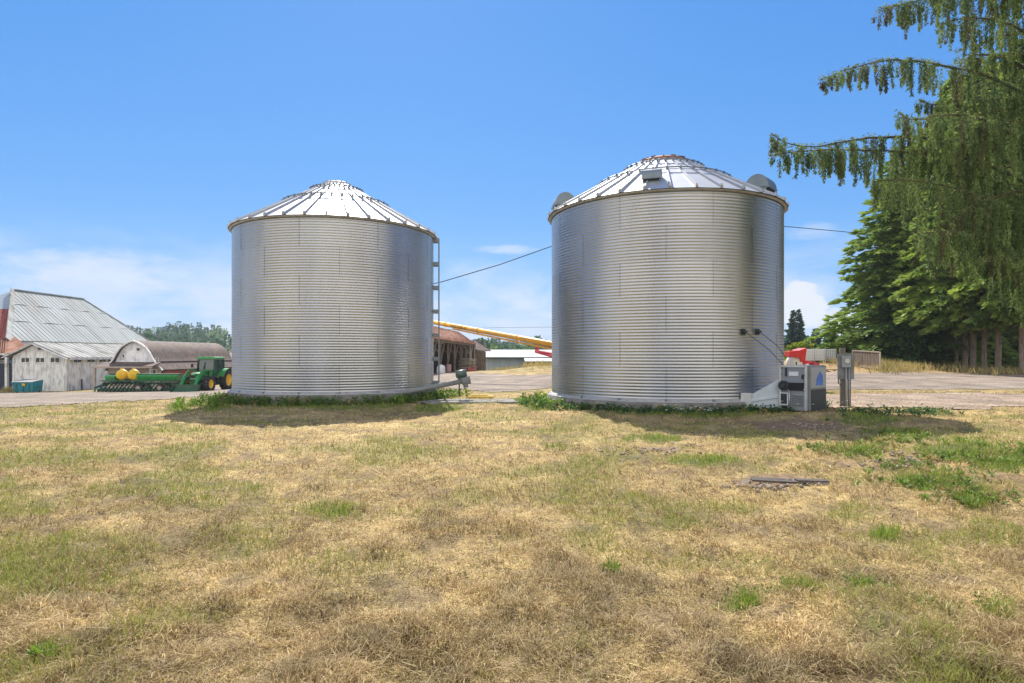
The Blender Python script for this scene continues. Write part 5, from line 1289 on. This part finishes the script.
# ------------------------------------------------------------------ air
hz_m = bpy.data.materials.new('thin_air'); hz_m.use_nodes = True; hn = hz_m.node_tree; hn.nodes.remove(hn.nodes['Principled BSDF'])
pv = hn.nodes.new('ShaderNodeVolumePrincipled'); pv.inputs['Color'].default_value = (.80, .90, 1.0, 1); pv.inputs['Density'].default_value = .00028; hn.links.new(pv.outputs[0], hn.nodes['Material Output'].inputs['Volume'])
k = MB(); k.box((0, 0, 25), (3300, 3300, 72)); M['air'] = hz_m
tag(k.build('haze', 'air'), 'thin summer haze', 'haze', kind='stuff')

# ------------------------------------------------------------------ sky, sun, camera
SUN_AZ, SUN_EL = math.radians(-10.5), math.radians(44)
w = bpy.data.worlds.new('World'); S.world = w; w.use_nodes = True
nt = w.node_tree; N = nt.nodes; L = nt.links; bg = N['Background']; bg.inputs[1].default_value = .15
sky = N.new('ShaderNodeTexSky'); sky.sky_type = 'NISHITA'; sky.sun_disc = False; sky.sun_elevation = SUN_EL; sky.sun_rotation = SUN_AZ; sky.air_density = 1.0; sky.dust_density = .15; sky.ozone_density = 3.0; sky.altitude = 60
tc = N.new('ShaderNodeTexCoord'); sx = N.new('ShaderNodeSeparateXYZ'); L.new(tc.outputs['Generated'], sx.inputs[0])
def mth(op, a, b=None, c=None, clamp=False):
    n_ = N.new('ShaderNodeMath'); n_.operation = op; n_.use_clamp = clamp
    for i, v in enumerate((a, b, c)):
        if v is None: continue
        if isinstance(v, (int, float)): n_.inputs[i].default_value = v
        else: L.new(v, n_.inputs[i])
    return n_.outputs[0]
azn = mth('DEGREES', mth('ARCTAN2', sx.outputs[0], sx.outputs[1])); eln = mth('DEGREES', mth('ARCSINE', sx.outputs[2]))
cv = N.new('ShaderNodeCombineXYZ'); L.new(azn, cv.inputs[0]); L.new(mth('MULTIPLY', eln, 2.6), cv.inputs[1])
def wnoise(sc_, det, dist=.0):
    t = N.new('ShaderNodeTexNoise'); t.inputs['Scale'].default_value = sc_; t.inputs['Detail'].default_value = det; t.inputs['Roughness'].default_value = .58; t.inputs['Distortion'].default_value = dist; L.new(cv.outputs[0], t.inputs[0]); return t.outputs[0]
n1 = wnoise(.10, 8, .4); n2 = wnoise(.42, 6)
def ssn(a, b, v):
    r = N.new('ShaderNodeMapRange'); r.interpolation_type = 'SMOOTHSTEP'; L.new(v, r.inputs[0]); r.inputs[1].default_value = a; r.inputs[2].default_value = b; return r.outputs[0]
# low thin veil
veil = mth('MULTIPLY', ssn(.36, .66, n1), ssn(11.5, 3.0, eln)); veil = mth('MULTIPLY', veil, .78)
def puff(a0, e0, ra, re, hard, amt):
    da = mth('DIVIDE', mth('SUBTRACT', azn, a0), ra); de = mth('DIVIDE', mth('SUBTRACT', eln, e0), re)
    r2 = mth('ADD', mth('MULTIPLY', da, da), mth('MULTIPLY', de, de)); v = mth('SUBTRACT', mth('ADD', 1.0, mth('MULTIPLY', mth('SUBTRACT', n2, .5), 1.5)), r2)
    return mth('MULTIPLY', ssn(0, hard, v), amt)
cl = veil
for pf in ((24.6, 4.0, 2.3, 2.5, .5, .95), (27.0, 2.5, 2.2, 1.4, .6, .8), (-33, 6.0, 9, 2.6, 1.2, .72), (-24.5, 5.0, 6, 2.6, 1.2, .65), (-20, 3.6, 7, 1.8, 1.3, .45), (-.4, 9.5, 3.4, .55, 1.2, .55), (25.5, 10.0, 2.6, .9, 1.4, .4), (-43, 11, 4, 3, 1.4, .5), (3, 4.5, 6, .8, 1.4, .35), (55, 12, 14, 5, 1, .8), (-80, 14, 20, 6, 1, .8), (150, 12, 30, 6, 1, .8), (-140, 16, 26, 6, 1, .7)):
    cl = mth('MAXIMUM', cl, puff(*pf))
cl = mth('MULTIPLY', cl, ssn(-2, .5, eln), clamp=True)
# unseen bright cumulus, added behind the viewer as neutral fill light
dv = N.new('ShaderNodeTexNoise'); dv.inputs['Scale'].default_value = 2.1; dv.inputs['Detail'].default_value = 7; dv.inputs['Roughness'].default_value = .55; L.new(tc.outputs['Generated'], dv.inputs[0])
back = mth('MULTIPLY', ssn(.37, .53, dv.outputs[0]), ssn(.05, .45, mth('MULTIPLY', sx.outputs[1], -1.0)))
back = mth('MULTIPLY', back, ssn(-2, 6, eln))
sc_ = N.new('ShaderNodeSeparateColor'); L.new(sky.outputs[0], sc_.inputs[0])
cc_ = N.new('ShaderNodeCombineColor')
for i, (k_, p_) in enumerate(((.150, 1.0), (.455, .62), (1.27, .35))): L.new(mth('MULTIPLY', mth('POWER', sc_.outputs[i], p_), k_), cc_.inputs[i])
mx = N.new('ShaderNodeMix'); mx.data_type = 'RGBA'; L.new(cl, mx.inputs[0]); L.new(cc_.outputs[0], mx.inputs[6]); mx.inputs[7].default_value = (2.35, 2.45, 2.65, 1)
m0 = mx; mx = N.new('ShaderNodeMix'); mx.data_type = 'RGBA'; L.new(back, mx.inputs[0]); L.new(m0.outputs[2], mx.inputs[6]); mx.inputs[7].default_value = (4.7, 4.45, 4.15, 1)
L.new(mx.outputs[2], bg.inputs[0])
sun = bpy.data.lights.new('sun', 'SUN'); sun.energy = 3.4; sun.angle = math.radians(.53); sun.color = (1, .94, .84)
so = bpy.data.objects.new('sun', sun); COL.objects.link(so); so.location = (0, 0, 40)
sv = Vector((math.sin(SUN_AZ) * math.cos(SUN_EL), math.cos(SUN_AZ) * math.cos(SUN_EL), math.sin(SUN_EL)))
so.rotation_euler = sv.to_track_quat('Z', 'Y').to_euler()
cam = bpy.data.cameras.new('camera'); co = bpy.data.objects.new('camera', cam); COL.objects.link(co); S.camera = co
co.location = (0, 0, EYE); co.rotation_euler = (PI / 2, 0, 0); cam.sensor_width = 36; cam.lens = 36 * F / 1024; cam.shift_y = (HY - 341.5) / 1024; cam.clip_start = .05; cam.clip_end = 9000
S.view_settings.view_transform = 'Standard'; S.view_settings.look = 'None'; S.view_settings.exposure = 1.3; S.view_settings.gamma = 1
S.cycles.use_denoising = True; S.cycles.max_bounces = 6; S.cycles.transparent_max_bounces = 4; S.cycles.sample_clamp_indirect = 6
S.render.resolution_x, S.render.resolution_y = 1024, 683
